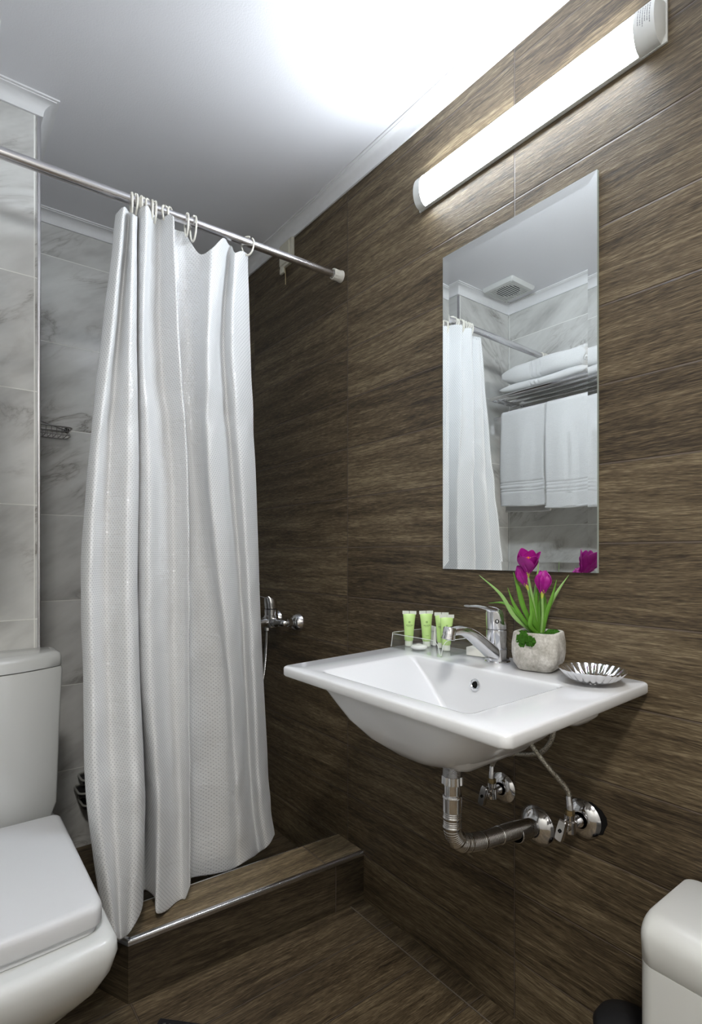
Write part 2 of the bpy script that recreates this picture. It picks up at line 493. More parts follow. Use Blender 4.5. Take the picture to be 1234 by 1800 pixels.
st(G().box((XF-0.1, YN, -0.1), (XF, YJ-0.1, ZC+0.1)).make('wall_entry_side', M['plaster'], smooth=False))
st(G().box((XF-0.1, YN-0.1, -0.1), (XW, YN, ZC+0.1)).make('wall_near', M['plaster'], smooth=False))
st(G().box((XF-0.1, YN-0.1, ZC), (XW+0.12, YB+0.12, ZC+0.12)).make('ceiling', M['ceiling'], smooth=False))
st(G().box((XF-0.1, YN-0.1, -0.12), (XW+0.12, YB+0.12, 0.0)).make('floor', M['wood_floor'], smooth=False))
# narrow cut strip of floor tile along the right wall
st(G().box((1.0065, YN, -0.01), (XW, 1.31, 0.0012)).make('trim_4', M['wood_strip'], smooth=False))
gr = plain('grout', (0.17, 0.14, 0.115), 0.8)
st(G().box((1.0045, YN, -0.01), (1.0068, 1.31, 0.0014)).make('trim_1', gr, smooth=False))
# cove moulding round the ceiling
prof = [(0, -0.038), (0.006, -0.038), (0.0065, -0.034)]
for k in range(9):
    a = PI/2*k/8
    prof.append((0.0335-0.027*math.cos(a), -0.0335+0.027*math.sin(a)+0.0))
prof += [(0.034, -0.0045), (0.040, -0.004), (0.040, 0.0)]
path = [(XW, YN), (XW, YB), (XC, YB), (XC, YC), (XL, YC), (XL, YJ)]
g = G(); loops = []
for i, p in enumerate(path):
    p = Vector(p)
    def nrm(a, b):
        d = (Vector(b)-Vector(a)).normalized(); return Vector((-d.y, d.x))
    if i == 0: off = nrm(path[0], path[1])
    elif i == len(path)-1: off = nrm(path[-2], path[-1])
    else: off = nrm(path[i-1], path[i])+nrm(path[i], path[i+1])
    loops.append([(p.x+off.x*d, p.y+off.y*d, ZC+z) for d, z in prof])
g.loft(loops, True, True, closed=False)
st(g.make('trim_2', M['cove'], autos=30))
# aluminium corner strip of the chase
st(G().box((XC-0.0075, YC-0.004, 0.0), (XC+0.001, YC+0.006, ZC-0.038)).make('trim_3', M['aluminium'], bevel=0.0025, seg=3))

# ------------------------------------------------------------------ shower kerb
def yk(x): return 1.311+(XW-x)*0.047
Kx = 0.373
inner0 = (XW, yk(XW)+0.134); inner1 = (0.44, yk(0.44)+0.134)
chm = (0.232, 1.648)
top = [(Kx, yk(Kx)), (XW, yk(XW)), inner0, inner1, (0.335, 1.66), (0.237, 1.66), chm]
kerb = thing('shower_kerb', 'low brown wood-look tiled kerb with a bright metal edge, below the curtain', 'kerb', (0.7, 1.36, 0))
KZ = 0.149
def prism(poly, z0, z1):
    g = G(); g.loft([[(x, y, z0) for x, y in poly], [(x, y, z1) for x, y in poly]]); return g
ins = [(x, y) for x, y in top]
prism([(Kx+0.001, yk(Kx)+0.001), (XW, yk(XW)+0.001), inner0, inner1, (0.335, 1.66), (0.237, 1.66), (chm[0]+0.001, chm[1])], 0.0, KZ-0.0015).make('riser', M['wood_curb_front_shaded'], kerb, smooth=False)
prism([(Kx+0.008, yk(Kx)+0.008), (XW, yk(XW)+0.008), inner0, inner1, (0.335, 1.66), (0.241, 1.66), (chm[0]+0.011, chm[1])], KZ-0.0015, KZ).make('top_tile', M['wood_curb_top_lit'], kerb, smooth=False)
def lbar(a, b, name):
    a = Vector((*a, 0)); b = Vector((*b, 0)); d = (b-a).normalized(); n = Vector((-d.y, d.x, 0))
    if n.y < 0: n = -n
    prof = [(0.010, 0.0012)]+[(0.0055-0.0065*math.sin(PI/2*k/6), -0.0065+0.0065*math.cos(PI/2*k/6)+0.0012) for k in range(7)]+[(-0.001, -0.012), (0.010, -0.012)]
    g = G(); g.loft([[tuple(p+n*u+Vector((0, 0, KZ+w))) for u, w in prof] for p in (a, b)])
    g.make(name, M['aluminium'], kerb)
lbar((Kx, yk(Kx)), (XW-0.0005, yk(XW)), 'metal_edge')
lbar((chm[0], chm[1]), (Kx, yk(Kx)), 'metal_edge')
G().tube([(inner1[0], inner1[1], KZ-0.001), (inner0[0]-0.001, inner0[1], KZ-0.001)], 0.0022, 8).make('inner_edge', M['aluminium'], kerb)
# shower floor finish
st(prism([(inner1[0], inner1[1]), inner0, (XW, YB), (XC, YB), (XC, 1.66), (0.335, 1.66)], 0.0, 0.004).make('trim_5', M['wood_shower'], smooth=False))

# shower drain behind the curtain hem
d = thing('shower_drain', 'dark slotted drain grate on the shower floor just behind the kerb', 'drain', (0.62, 1.60, 0.004))
G().box((0.56, 1.545, 0.004), (0.68, 1.655, 0.008)).make('frame', M['brushed'], d, bevel=0.001)
g = G()
for k in range(8): g.box((0.567+0.0135*k, 1.552, 0.0078), (0.574+0.0135*k, 1.648, 0.0092))
g.make('slots', M['black'], d, smooth=False)
# floor drain at the bottom edge of the view
d = thing('floor_drain', 'black square floor drain cover set in the wood-look floor', 'drain', (0.44, 1.19, 0))
Rz = Matrix.Translation((0.4195, 1.2575, 0)) @ Matrix.Rotation(math.radians(-46.5), 4, 'Z')
G().box((0, -0.12, 0.0003), (0.12, 0, 0.0035), Rz).make('frame', M['black_plastic'], d, bevel=0.0012)
g = G()
for k in range(7): g.box((0.014+0.0135*k, -0.108, 0.003), (0.020+0.0135*k, -0.012, 0.0042), Rz)
g.make('slots', M['brushed'], d, smooth=False)

# ------------------------------------------------------------------ shower rod, rings, curtain
def yrod(x): return 1.427+(XW-x)*0.021
ZR = 1.948
rod = thing('shower_rod', 'shiny steel shower curtain rod spanning the room below the ceiling', 'curtain rod', (0.5, yrod(0.5), ZR))
G().tube([(XL+0.012, yrod(XL+0.012), ZR), (0.45, yrod(0.45), ZR)], 0.0128, 24).make('outer_pole', M['brushed2'] if 'brushed2' in M else M['aluminium'], rod)
G().tube([(0.45, yrod(0.45), ZR), (XW-0.012, yrod(XW-0.012), ZR)], 0.0115, 24).make('inner_pole', M['aluminium'], rod)
capprof = [(0.0135, -0.034), (0.0165, -0.0335), (0.0170, -0.030), (0.0155, -0.028), (0.0172, -0.010), (0.0190, -0.003), (0.0190, -0.0005), (0.001, -0.0005)]
for x, s in ((XW, 1), (XL, -1)):
    g = G(); g.lathe(capprof, (x, yrod(x), ZR), (s, -0.021*s, 0), 28)
    for k in range(12):
        a = 2*PI*k/12
        g.box((-0.0005, -0.0165, -0.010) if False else (x-s*0.026-0.008, yrod(x)+0.0158*math.cos(a)-0.0008, ZR+0.0158*math.sin(a)-0.0008), (x-s*0.026+0.008, yrod(x)+0.0158*math.cos(a)+0.0008, ZR+0.0158*math.sin(a)+0.0008))
    g.make('end_cap', M['ring_plastic'], rod)

CURT=[[(0.376,1.464,1.91),(0.35,1.472,1.588),(0.319,1.461,1.299),(0.298,1.444,1.02),(0.298,1.426,0.75),(0.301,1.407,0.486),(0.325,1.376,0.198)],
[(0.373,1.432,1.902),(0.335,1.432,1.573),(0.306,1.42,1.291),(0.285,1.403,1.022),(0.286,1.383,0.76),(0.287,1.359,0.506),(0.32,1.335,0.195)],
[(0.381,1.404,1.905),(0.349,1.397,1.565),(0.317,1.385,1.288),(0.298,1.366,1.022),(0.299,1.346,0.765),(0.301,1.317,0.517),(0.334,1.298,0.197)],
[(0.403,1.437,1.916),(0.376,1.438,1.584),(0.352,1.426,1.297),(0.339,1.406,1.021),(0.339,1.385,0.752),(0.345,1.359,0.49),(0.354,1.331,0.166)],
[(0.398,1.396,1.891),(0.387,1.387,1.571),(0.381,1.375,1.293),(0.373,1.357,1.021),(0.372,1.336,0.756),(0.377,1.306,0.5),(0.362,1.29,0.202)],
[(0.415,1.417,1.899),(0.413,1.413,1.585),(0.414,1.402,1.301),(0.406,1.387,1.02),(0.407,1.369,0.745),(0.412,1.346,0.477),(0.401,1.328,0.219)],
[(0.435,1.49,1.945),(0.436,1.504,1.618),(0.439,1.497,1.317),(0.434,1.485,1.017),(0.451,1.523,0.711),(0.462,1.515,0.405),(0.453,1.485,0.169)],
[(0.425,1.432,1.93),(0.421,1.432,1.593),(0.424,1.428,1.306),(0.421,1.422,1.019),(0.425,1.416,0.734),(0.448,1.408,0.446),(0.453,1.4,0.193)],
[(0.436,1.406,1.929),(0.425,1.4,1.584),(0.438,1.395,1.302),(0.437,1.387,1.019),(0.438,1.379,0.739),(0.453,1.365,0.459),(0.445,1.361,0.176)],
[(0.459,1.435,1.944),(0.452,1.435,1.601),(0.477,1.431,1.312),(0.48,1.424,1.018),(0.482,1.417,0.726),(0.497,1.408,0.433),(0.493,1.398,0.15)],
[(0.482,1.447,1.94),(0.483,1.451,1.613),(0.51,1.447,1.318),(0.516,1.442,1.017),(0.515,1.435,0.718),(0.528,1.429,0.417),(0.527,1.417,0.138)],
[(0.49,1.422,1.938),(0.498,1.419,1.607),(0.524,1.417,1.315),(0.531,1.413,1.017),(0.533,1.408,0.72),(0.535,1.401,0.425),(0.535,1.398,0.167)],
[(0.501,1.399,1.922),(0.512,1.39,1.602),(0.533,1.389,1.312),(0.538,1.387,1.018),(0.537,1.384,0.724),(0.537,1.377,0.433),(0.539,1.383,0.202)],
[(0.52,1.458,1.949),(0.535,1.464,1.629),(0.559,1.466,1.326),(0.567,1.469,1.016),(0.568,1.473,0.703),(0.575,1.481,0.387),(0.575,1.479,0.159)],
[(0.541,1.464,1.944),(0.554,1.472,1.636),(0.577,1.478,1.329),(0.593,1.486,1.015),(0.604,1.496,0.694),(0.612,1.512,0.366),(0.612,1.516,0.135)],
[(0.557,1.455,1.921),(0.575,1.461,1.638),(0.589,1.468,1.329),(0.618,1.478,1.014),(0.643,1.49,0.689),(0.658,1.507,0.355),(0.66,1.516,0.123)],
[(0.583,1.432,1.867),(0.583,1.432,1.631),(0.596,1.44,1.326),(0.627,1.452,1.015),(0.671,1.466,0.69),(0.689,1.483,0.355),(0.7,1.5,0.126)],
[(0.605,1.399,1.876),(0.588,1.39,1.619),(0.594,1.399,1.32),(0.63,1.411,1.016),(0.67,1.424,0.698),(0.694,1.437,0.37),(0.715,1.463,0.155)],
[(0.642,1.412,1.922),(0.614,1.406,1.63),(0.632,1.415,1.326),(0.671,1.427,1.015),(0.704,1.44,0.69),(0.729,1.455,0.354),(0.759,1.477,0.153)],
[(0.682,1.452,1.94),(0.663,1.458,1.657),(0.69,1.466,1.34),(0.722,1.478,1.013),(0.751,1.492,0.674),(0.78,1.511,0.321),(0.811,1.523,0.133)],
[(0.679,1.417,1.897),(0.668,1.413,1.645),(0.694,1.421,1.334),(0.725,1.433,1.014),(0.752,1.447,0.682),(0.779,1.462,0.339),(0.815,1.483,0.166)],
[(0.704,1.427,1.914),(0.7,1.426,1.656),(0.729,1.434,1.34),(0.754,1.446,1.013),(0.779,1.46,0.676),(0.807,1.476,0.326),(0.841,1.494,0.174)],
[(0.737,1.45,1.925),(0.747,1.454,1.676),(0.766,1.463,1.348),(0.786,1.475,1.012),(0.808,1.488,0.666),(0.842,1.508,0.306),(0.866,1.52,0.175)]]

NR = len(CURT); NL = 7
def cr(p0, p1, p2, p3, t):
    return 0.5*((2*p1)+(p2-p0)*t+(2*p0-5*p1+4*p2-p3)*t*t+(3*p1-p0-3*p2+p3)*t**3)
def sample_curtain(ns=6, nt=14):
    cols = []
    for row in CURT:
        cols.append(spline(row, nt))
    m = len(cols[0]); grid = []
    for j in range(m):
        P = [c[j] for c in cols]
        grid.append(spline(P, ns))
    return grid
grid = sample_curtain()
nv = len(grid); nu = len(grid[0])
# cloth coordinate: arc length across, measured at mid height, and height
acc = [0.0]
for i in range(1, nu):
    acc.append(acc[-1]+(grid[nv//2][i]-grid[nv//2][i-1]).length)
vs = []; uvs = []; fs = []
rnd = random.Random(3)
for j in range(nv):
    for i in range(nu):
        p = grid[j][i].copy()
        t = j/(nv-1)
        s = acc[i]
        # gentle sideways creases and sagging wrinkles
        w = 0.0026*math.sin(31*s+9*t*4+2*math.sin(23*t))*math.sin(7*t+40*s)+0.0020*math.sin(55*t+28*s)*max(0, math.sin(9*s+1.3))
        p.y += w
        if p.z < KZ+0.004 and p.y < yk(p.x)+0.136: p.z = KZ+0.004
        if p.z > 1.9315: p.z = 1.9315
        vs.append(p); uvs.append((s*1.0, 1.9-p.z)); 
for j in range(nv-1):
    for i in range(nu-1):
        a = j*nu+i
        fs.append((a, a+1, a+nu+1, a+nu))
curtain = obj('shower_curtain', vs, fs, M['curtain'], None, uvs=uvs, sub=1, solid=0.0012, recalc=False, autos=180)
tag(curtain, 'white dotted satin shower curtain gathered on the rod', 'curtain')
# hem seam on the right side edge is a part of its own
def ring(x, tilt, low, name='curtain_ring'):
    y = yrod(x)
    r = thing(name, None, 'curtain ring', (x, y, ZR))
    pts = []
    hh = low
    for k in range(25):
        a = PI*0.62 - 2*PI*0.93*k/24
        px = 0.0185*math.cos(a); pz = (0.0165*math.sin(a) if math.sin(a) > 0 else hh*math.sin(a))
        pts.append(Vector((px*math.sin(tilt), px*math.cos(tilt), pz)))
    pts = [p+Vector((x, y, ZR)) for p in pts]
    G().tube(pts, 0.0026, 8).make('hook', M['ring_plastic'], r)
    return r
# x positions along the rod, left to right in the photo
RX = [(0.4085, 0.15, 0.040), (0.4165, -0.1, 0.038), (0.4310, 0.1, 0.040), (0.4400, 0.9, 0.034), (0.4505, 0.6, 0.034), (0.4590, 0.2, 0.036), (0.4660, 0.1, 0.038), (0.4965, 0.9, 0.030), (0.5080, 0.7, 0.032), (0.5500, 0.1, 0.042), (0.5680, -0.1, 0.050), (0.7280, -0.75, 0.036)]
RL = ['leftmost curtain ring, at the bunched end of the curtain', 'second curtain ring from the left, close beside the first', 'third curtain ring from the left, in the dense bunch',
      'fourth curtain ring from the left, turned sideways in the bunch', 'fifth curtain ring from the left, turned in the bunch', 'sixth curtain ring from the left, near the end of the bunch',
      'seventh curtain ring from the left, last of the dense bunch', 'left ring of the close pair turned sideways at the middle folds', 'right ring of the close pair turned sideways at the middle folds',
      'left one of two long upright rings before the sagging cloth', 'right one of two long upright rings before the sagging cloth', 'rightmost curtain ring, alone at the right edge of the curtain']
for (x, tl, lo), lab in zip(RX, RL):
    r = ring(x, tl, lo)
    tag(r, 'off-white plastic '+lab, None, 'curtain rings on the shower rod')

# old ivory junction box with a cord under the ceiling
jb = thing('pull_cord_box', 'old ivory wall box with a hanging cord under the cove, behind the rod', 'switch box', (XW, 1.755, 2.16))
G().box((XW-0.012, 1.712, 2.118), (XW, 1.797, 2.206)).make('back_plate', M['ivory'], jb, bevel=0.002)
G().box((XW-0.016, 1.728, 2.126), (XW-0.010, 1.795, 2.200)).make('cover', M['ivory'], jb, bevel=0.002)
g = G(); g.lathe([(0.0001, 0.0), (0.0032, 0.0), (0.0032, 0.001), (0.0001, 0.001)], (XW-0.0162, 1.772, 2.166), (-1, 0, 0), 14); g.make('screw_hole', M['black'], jb)
G().box((XW-0.014, 1.770, 2.098), (XW-0.004, 1.797, 2.119)).make('cord_guide', M['ivory'], jb, bevel=0.003)
G().tube(spline([(XW-0.009, 1.768, 2.118), (XW-0.009, 1.762, 2.09), (XW-0.007, 1.764, 2.052)], 6), 0.0014, 8).make('cord', plain('old_cord', (0.5, 0.42, 0.25), 0.8), jb)

# ------------------------------------------------------------------ LED batten
lamp = thing('led_batten_lamp', 'long white LED tube light mounted on the brown wall above the mirror', 'wall lamp', (XW, 0.756, 2.018))
Y0, Y1, Z0, Z1 = 0.4395, 1.068, 1.977, 2.060
dep = 0.034
def dprof(inset=0.0, x0=0.004):
    out = []
    for k in range(17):
        a = -PI/2+PI*k/16
        out.append((x0+(dep-inset-x0)*max(0.0, math.cos(a))**0.75, (Z0+Z1)/2+((Z1-Z0)/2-inset)*math.sin(a)))
    return out
def dbar(y0, y1, inset, x0=0.004):
    g = G(); P = dprof(inset, x0)
    g.loft([[(XW-d, y, z) for d, z in P] for y in (y0, y1)]); return g
G().box((XW-0.005, Y0, Z0-0.001), (XW, Y1, Z1+0.001)).make('back_plate', M['white_plastic'], lamp, bevel=0.001)
dbar(Y0+0.046, Y1-0.028, 0.0015).make('diffuser', M['led'], lamp, autos=60)
for y0, y1, nm in ((Y0+0.010, Y0+0.047, 0), (Y1-0.029, Y1-0.004, 1)):
    g = G()
    P = dprof(0.0); Q = dprof(0.014)
    if nm == 0: g.loft([[(XW-d, Y0+0.002, z) for d, z in Q], [(XW-d, y0, z) for d, z in P], [(XW-d, y1, z) for d, z in P]])
    else: g.loft([[(XW-d, y0, z) for d, z in P], [(XW-d, y1-0.002, z) for d, z in P], [(XW-d, y1, z) for d, z in Q]])
    g.make('end_cap', M['white_plastic'], lamp, autos=35)
# side rails of the batten
for z in (Z0+0.0035, Z1-0.0035):
    G().box((XW-0.011, Y0+0.046, z-0.0045), (XW-0.004, Y1-0.028, z+0.0045)).make('side_rail', M['white_plastic'], lamp, bevel=0.001)
# tiny illegible rating print on the right end cap
g = G(); rr = random.Random(5)
for c in range(6):
    yy = Y0+0.017+c*0.0042
    zz = 2.044
    while zz > 2.008+0.004*(c % 3):
        ln = rr.uniform(0.0015, 0.004)
        t_ = (zz-ln/2-(Z0+Z1)/2)/((Z1-Z0)/2)
        dx = 0.004+(dep-0.004)*math.cos(math.asin(t_))**0.75+0.0001
        g.box((XW-dx-0.0003, yy, zz-ln), (XW-dx+0.0012, yy+0.0014, zz))
        zz -= ln+rr.uniform(0.0008, 0.0022)
g.make('rating_print', M['print'], lamp, smooth=False)

# ------------------------------------------------------------------ mirror with bevelled edge
mir = thing('wall_mirror', 'tall mirror with slanted glass edges hanging on the brown wall below the lamp', 'mirror', (XW, 0.775, 1.42))
my0, my1, mz0, mz1 = 0.5685, 0.980, 1.0185, 1.8165
bw = 0.020
xf = XW-0.0062; xe = XW-0.0070
G().box((XW-0.0053, my0, mz0), (XW-0.0005, my1, mz1)).make('glass_edge', M['mirror_edge'], mir, smooth=False)
G().add([(xf, my0+bw, mz0+bw), (xf, my1-bw, mz0+bw), (xf, my1-bw, mz1-bw), (xf, my0+bw, mz1-bw)], [(0, 3, 2, 1)]).make('mirror_face', M['mirror'], mir, smooth=False, recalc=False)
v = [(xe, my0, mz0), (xe, my1, mz0), (xe, my1, mz1), (xe, my0, mz1), (xf, my0+bw, mz0+bw), (xf, my1-bw, mz0+bw), (xf, my1-bw, mz1-bw), (xf, my0+bw, mz1-bw)]
G().add(v, [(0, 4, 5, 1), (1, 5, 6, 2), (2, 6, 7, 3), (3, 7, 4, 0)]).make('bevel_border', M['mirror'], mir, smooth=False, recalc=False)

# ------------------------------------------------------------------ wash basin
ZS = 0.8205
basin = thing('wash_basin', 'white ceramic wall-hung washbasin with a flat rectangular deck', 'washbasin', (0.83, 0.745, 0.82))
FL, BL, BR, FR = (0.593, 1.013), (1.0555, 1.062), (1.0555, 0.470), (0.5935, 0.441)
outer = [FR, BR, BL, FL]        # counter clockwise
def lerp2(A, B, f): return [(a[0]+(b[0]-a[0])*f, a[1]+(b[1]-a[1])*f) for a, b in zip(A, B)]
def inset(P, d):
    c = (sum(p[0] for p in P)/4, sum(p[1] for p in P)/4)
    out = []
    for p in P:
        out.append((p[0]+(d if p[0] < c[0] else -d), p[1]+(d if p[1] < c[1] else -d)))
    return out
opn = [(0.634, 0.540), (0.904, 0.552), (0.901, 0.940), (0.630, 0.916)]
bot = [(0.692, 0.600), (0.880, 0.606), (0.874, 0.790), (0.692, 0.768)]
g = G()
n = 7
L = []
L.append(rpoly(inset(outer, 0.012), 0.012, n, 0.8005))
L.append(rpoly(inset(outer, 0.002), 0.014, n, 0.8005))
L.append(rpoly(outer, 0.014, n, 0.8035))
L.append(rpoly(outer, 0.014, n, 0.8160))
L.append(rpoly(inset(outer, 0.0014), 0.014, n, 0.8190))
L.append(rpoly(inset(outer, 0.004), 0.013, n, ZS))
L.append(rpoly(inset(opn, -0.006), 0.016, n, ZS))
L.append(rpoly(inset(opn, -0.001), 0.016, n, ZS-0.001))
L.append(rpoly(inset(opn, 0.002), 0.016, n, ZS-0.004))
for f, z in ((0.10, 0.806), (0.30, 0.783), (0.50, 0.757), (0.70, 0.731), (0.88, 0.709), (0.97, 0.700)):
    # the left side is a long ramp while the other sides fall steeply
    q = []
    for (a, b), k in zip(zip(inset(opn, 0.002), bot), (0, 1, 2, 3)):
        fx = f**2.0 if k in (0, 3) else f**2.2*0.9
        q.append((a[0]+(b[0]-a[0])*fx, a[1]+(b[1]-a[1])*(f if k > 1 else f**1.5)))
    L.append(rpoly(q, [0.02, 0.010+0.014*f, 0.006+0.010*f, 0.02], n, z))
L.append(rpoly(inset(bot, 0.012), 0.035, n, 0.696))
L.append(rpoly([(0.775, 0.700), (0.805, 0.700), (0.805, 0.730), (0.775, 0.730)], 0.014, n, 0.693))
g.loft(L, False, True)
g.make('deck_and_bowl', M['ceramic'], basin, autos=50)
# underside of the bowl
g = G(); L = []
und = [([(0.618, 0.520), (0.985, 0.520), (0.985, 0.965), (0.612, 0.935)], 0.03, 0.8008),
       ([(0.620, 0.525), (0.975, 0.525), (0.975, 0.950), (0.614, 0.900)], 0.04, 0.790),
       ([(0.622, 0.535), (0.968, 0.540), (0.965, 0.925), (0.618, 0.880)], 0.05, 0.770),
       ([(0.628, 0.555), (0.955, 0.558), (0.950, 0.895), (0.626, 0.858)], 0.06, 0.745),
       ([(0.642, 0.580), (0.935, 0.580), (0.930, 0.862), (0.640, 0.822)], 0.07, 0.720),
       ([(0.665, 0.615), (0.910, 0.600), (0.905, 0.825), (0.664, 0.782)], 0.07, 0.700),
       ([(0.700, 0.650), (0.870, 0.645), (0.865, 0.775), (0.700, 0.755)], 0.05, 0.687),
       ([(0.745, 0.675), (0.830, 0.675), (0.830, 0.756), (0.745, 0.750)], 0.035, 0.679)]
for P, r, z in und: L.append(rpoly(P, r, n, z))
g.loft(L, False, True)
g.lathe([(0.031, 0.690), (0.030, 0.665), (0.0275, 0.659), (0.001, 0.658)], (0.790, 0.715, 0.0), (0, 0, 1), 32)
g.make('bowl_underside', M['ceramic'], basin, autos=60)
# two fixing lugs under the deck at the wall
for y in (0.545, 0.985):
    G().loft([rrect(0.955, 1.054, y-0.045, y+0.045, 0.02, 5, 0.802), rrect(0.965, 1.054, y-0.040, y+0.040, 0.02, 5, 0.782), rrect(0.985, 1.054, y-0.030, y+0.030, 0.015, 5, 0.774)]).make('fixing_lug', M['ceramic'], basin, autos=60)
G().loft([rrect(0.800, 0.905, 0.474, 0.530, 0.02, 5, 0.8015), rrect(0.808, 0.900, 0.478, 0.528, 0.02, 5, 0.786), rrect(0.830, 0.885, 0.488, 0.524, 0.015, 5, 0.776)]).make('fixing_lug', M['ceramic'], basin, autos=60)
# chrome overflow ring on the back wall of the bowl
ov = Vector((0.8975, 0.748, 0.786)); oa = Vector((-1, 0, 0.22)).normalized()
g = G(); g.lathe([(0.0068, -0.002), (0.0068, 0.0015), (0.0085, 0.0030), (0.0118, 0.0022), (0.0128, 0.0002), (0.0128, -0.002)], ov, oa, 32); orr = g.make('overflow_ring', M['chrome'], basin)
g = G(); g.lathe([(0.0002, 0.0006), (0.0070, 0.0006), (0.0070, -0.003)], ov, oa, 24); g.make('overflow_hole', M['black'], basin)

# ------------------------------------------------------------------ basin mixer tap
fc = Vector((0.982, 0.757, ZS))
tap = thing('basin_tap', 'chrome single-lever mixer tap standing on the basin deck', 'tap', tuple(fc))
g = G(); g.lathe([(0.0275, 0.0), (0.0275, 0.004), (0.0262, 0.0055), (0.0255, 0.0065)], fc, (0, 0, 1), 36, cap0=True); g.make('base_ring', M['chrome'], tap)
g = G(); g.lathe([(0.0252, 0.006), (0.0245, 0.030), (0.0236, 0.0305), (0.0242, 0.0315), (0.0242, 0.072), (0.0225, 0.0735)], fc, (0, 0, 1), 36, cap1=True); g.make('body', M['chrome'], tap)
# spout: rises outward from the low body to the aerator
sp_ = spline([fc+Vector((-0.012, 0, 0.020)), fc+Vector((-0.045, 0, 0.042)), fc+Vector((-0.085, 0, 0.068)), fc+Vector((-0.118, 0, 0.080)), fc+Vector((-0.150, 0, 0.080))], 6)
g = G(); loops = []
for i, p in enumerate(sp_):
    t_ = i/(len(sp_)-1)
    d_ = (sp_[min(i+1, len(sp_)-1)]-sp_[max(i-1, 0)]).normalized()
    up = Vector((0, 1, 0)).cross(d_); up = -up if up.z < 0 else up
    wy = 0.019*(1-t_)+0.0125*t_; hz = 0.0150*(1-t_)+0.0085*t_
    loops.append([tuple(p+Vector((0, 1, 0))*wy*math.copysign(abs(math.cos(a))**0.7, math.cos(a))+up*hz*math.copysign(abs(math.sin(a))**0.7, math.sin(a))) for a in [2*PI*k/20 for k in range(20)]])
g.loft(loops); spout = g.make('spout', M['chrome'], tap)
ac = fc+Vector((-0.150, 0, 0.086))
g = G(); g.lathe([(0.0125, 0.002), (0.0135, 0.0), (0.0135, -0.012), (0.0128, -0.0125), (0.0128, -0.015), (0.0135, -0.0155), (0.0135, -0.022), (0.010, -0.023), (0.0005, -0.021)], ac, (0.25, 0, 1), 28, cap0=True); g.make('aerator', M['chrome'], tap)
# lever cap and lever
g = G(); loops = []
for i, (zz, r, sx) in enumerate([(0.0745, 0.0238, 0.0), (0.090, 0.0240, -0.001), (0.106, 0.0236, -0.002), (0.115, 0.0205, -0.006), (0.120, 0.013, -0.012), (0.1215, 0.003, -0.015)]):
    loops.append([(fc.x+sx+r*math.cos(a), fc.y+r*math.sin(a), fc.z+zz+(r*math.cos(a))*(-0.34)*(i/5)) for a in [2*PI*k/28 for k in range(28)]])
g.loft(loops); lev = g.make('lever_cap', M['chrome'], tap)
lp = spline([fc+Vector((-0.004, 0, 0.113)), fc+Vector((-0.035, 0, 0.119)), fc+Vector((-0.068, 0, 0.126)), fc+Vector((-0.098, 0, 0.1285))], 5)
g = G(); loops = []
for i, p in enumerate(lp):
    t_ = i/(len(lp)-1)
    wy = 0.0175*(1-t_)+0.0095*t_; hz = 0.007*(1-t_)+0.0024*t_
    loops.append([tuple(p+Vector((0, wy*math.cos(a), hz*math.sin(a)))) for a in [2*PI*k/16 for k in range(16)]])
g.loft(loops); g.make('lever', M['chrome'], tap)
scp = fc+Vector((-0.0195, -0.0145, 0.092))
g = G(); g.lathe([(0.0045, 0.0), (0.0045, 0.0012), (0.0028, 0.0016), (0.0027, -0.001), (0.0002, -0.001)], scp, (-0.8, -0.6, 0), 18); g.make('screw_cap', M['black'], tap)
G().sphere(tuple(scp+Vector((-0.0006, -0.0005, 0.0))), 0.0018, 10, 6).make('set_screw', M['chrome'], tap)
# ------------------------------------------------------------------ planter with crocuses
pc = Vector((0.990, 0.660, ZS))
RV = Vector((0.793, -0.609, 0)); FV = Vector((0.609, 0.793, 0)); UZ = Vector((0, 0, 1))
pot = thing('crocus_planter', 'rough grey concrete pot of artificial purple crocuses on the basin deck', 'potted plant', tuple(pc))
def sq(r, z, rad, rot=0.28, jit=0.0):
    P = [(-r, -r), (r, -r), (r, r), (-r, r)]
    pts = rpoly(P, rad, 6, z)
    c_, s_ = math.cos(rot), math.sin(rot)
    return [(pc.x+x*c_-y*s_, pc.y+x*s_+y*c_, pc.z+zz) for x, y, zz in pts]
g = G()
g.loft([sq(0.028, 0.0005, 0.012), sq(0.034, 0.003, 0.014), sq(0.0435, 0.018, 0.020), sq(0.0468, 0.036, 0.024), sq(0.0465, 0.055, 0.023), sq(0.0435, 0.074, 0.020), sq(0.0425, 0.0775, 0.019), sq(0.0405, 0.079, 0.018), sq(0.0370, 0.078, 0.016), sq(0.0365, 0.074, 0.016), sq(0.0372, 0.066, 0.016)], True, True)
g.make('pot', M['concrete'], pot, autos=70)
rm = random.Random(11)
def moss(c, r, flat, name='moss'):
    g = G(); n, m = 22, 12; loops = []
    for i in range(m+1):
        t_ = PI*i/m; l = []
        for k in range(n):
            a = 2*PI*k/n
            rr = r*(1+rm.uniform(-0.22, 0.22)) if 0 < i < m else r
            st_ = max(math.sin(t_), 0.01)
            l.append((c[0]+rr*flat[0]*st_*math.cos(a), c[1]+rr*flat[1]*st_*math.sin(a), c[2]-rr*flat[2]*math.cos(t_)))
        loops.append(l)
    g.loft(loops); return g.make(name, M['moss'], pot, autos=20)
moss(pc+UZ*0.068, 0.034, (1, 1, 0.22))
moss(pc+RV*-0.036-FV*0.020+UZ*0.064, 0.016, (0.9, 0.9, 1.05))
moss(pc+RV*-0.026-FV*0.032+UZ*0.062, 0.012, (1.0, 0.9, 1.0))
moss(pc+RV*0.026-FV*0.008+UZ*0.074, 0.014, (1.2, 1, 0.6))
def L3(r, f, z): return pc+RV*r+FV*f+UZ*(z)
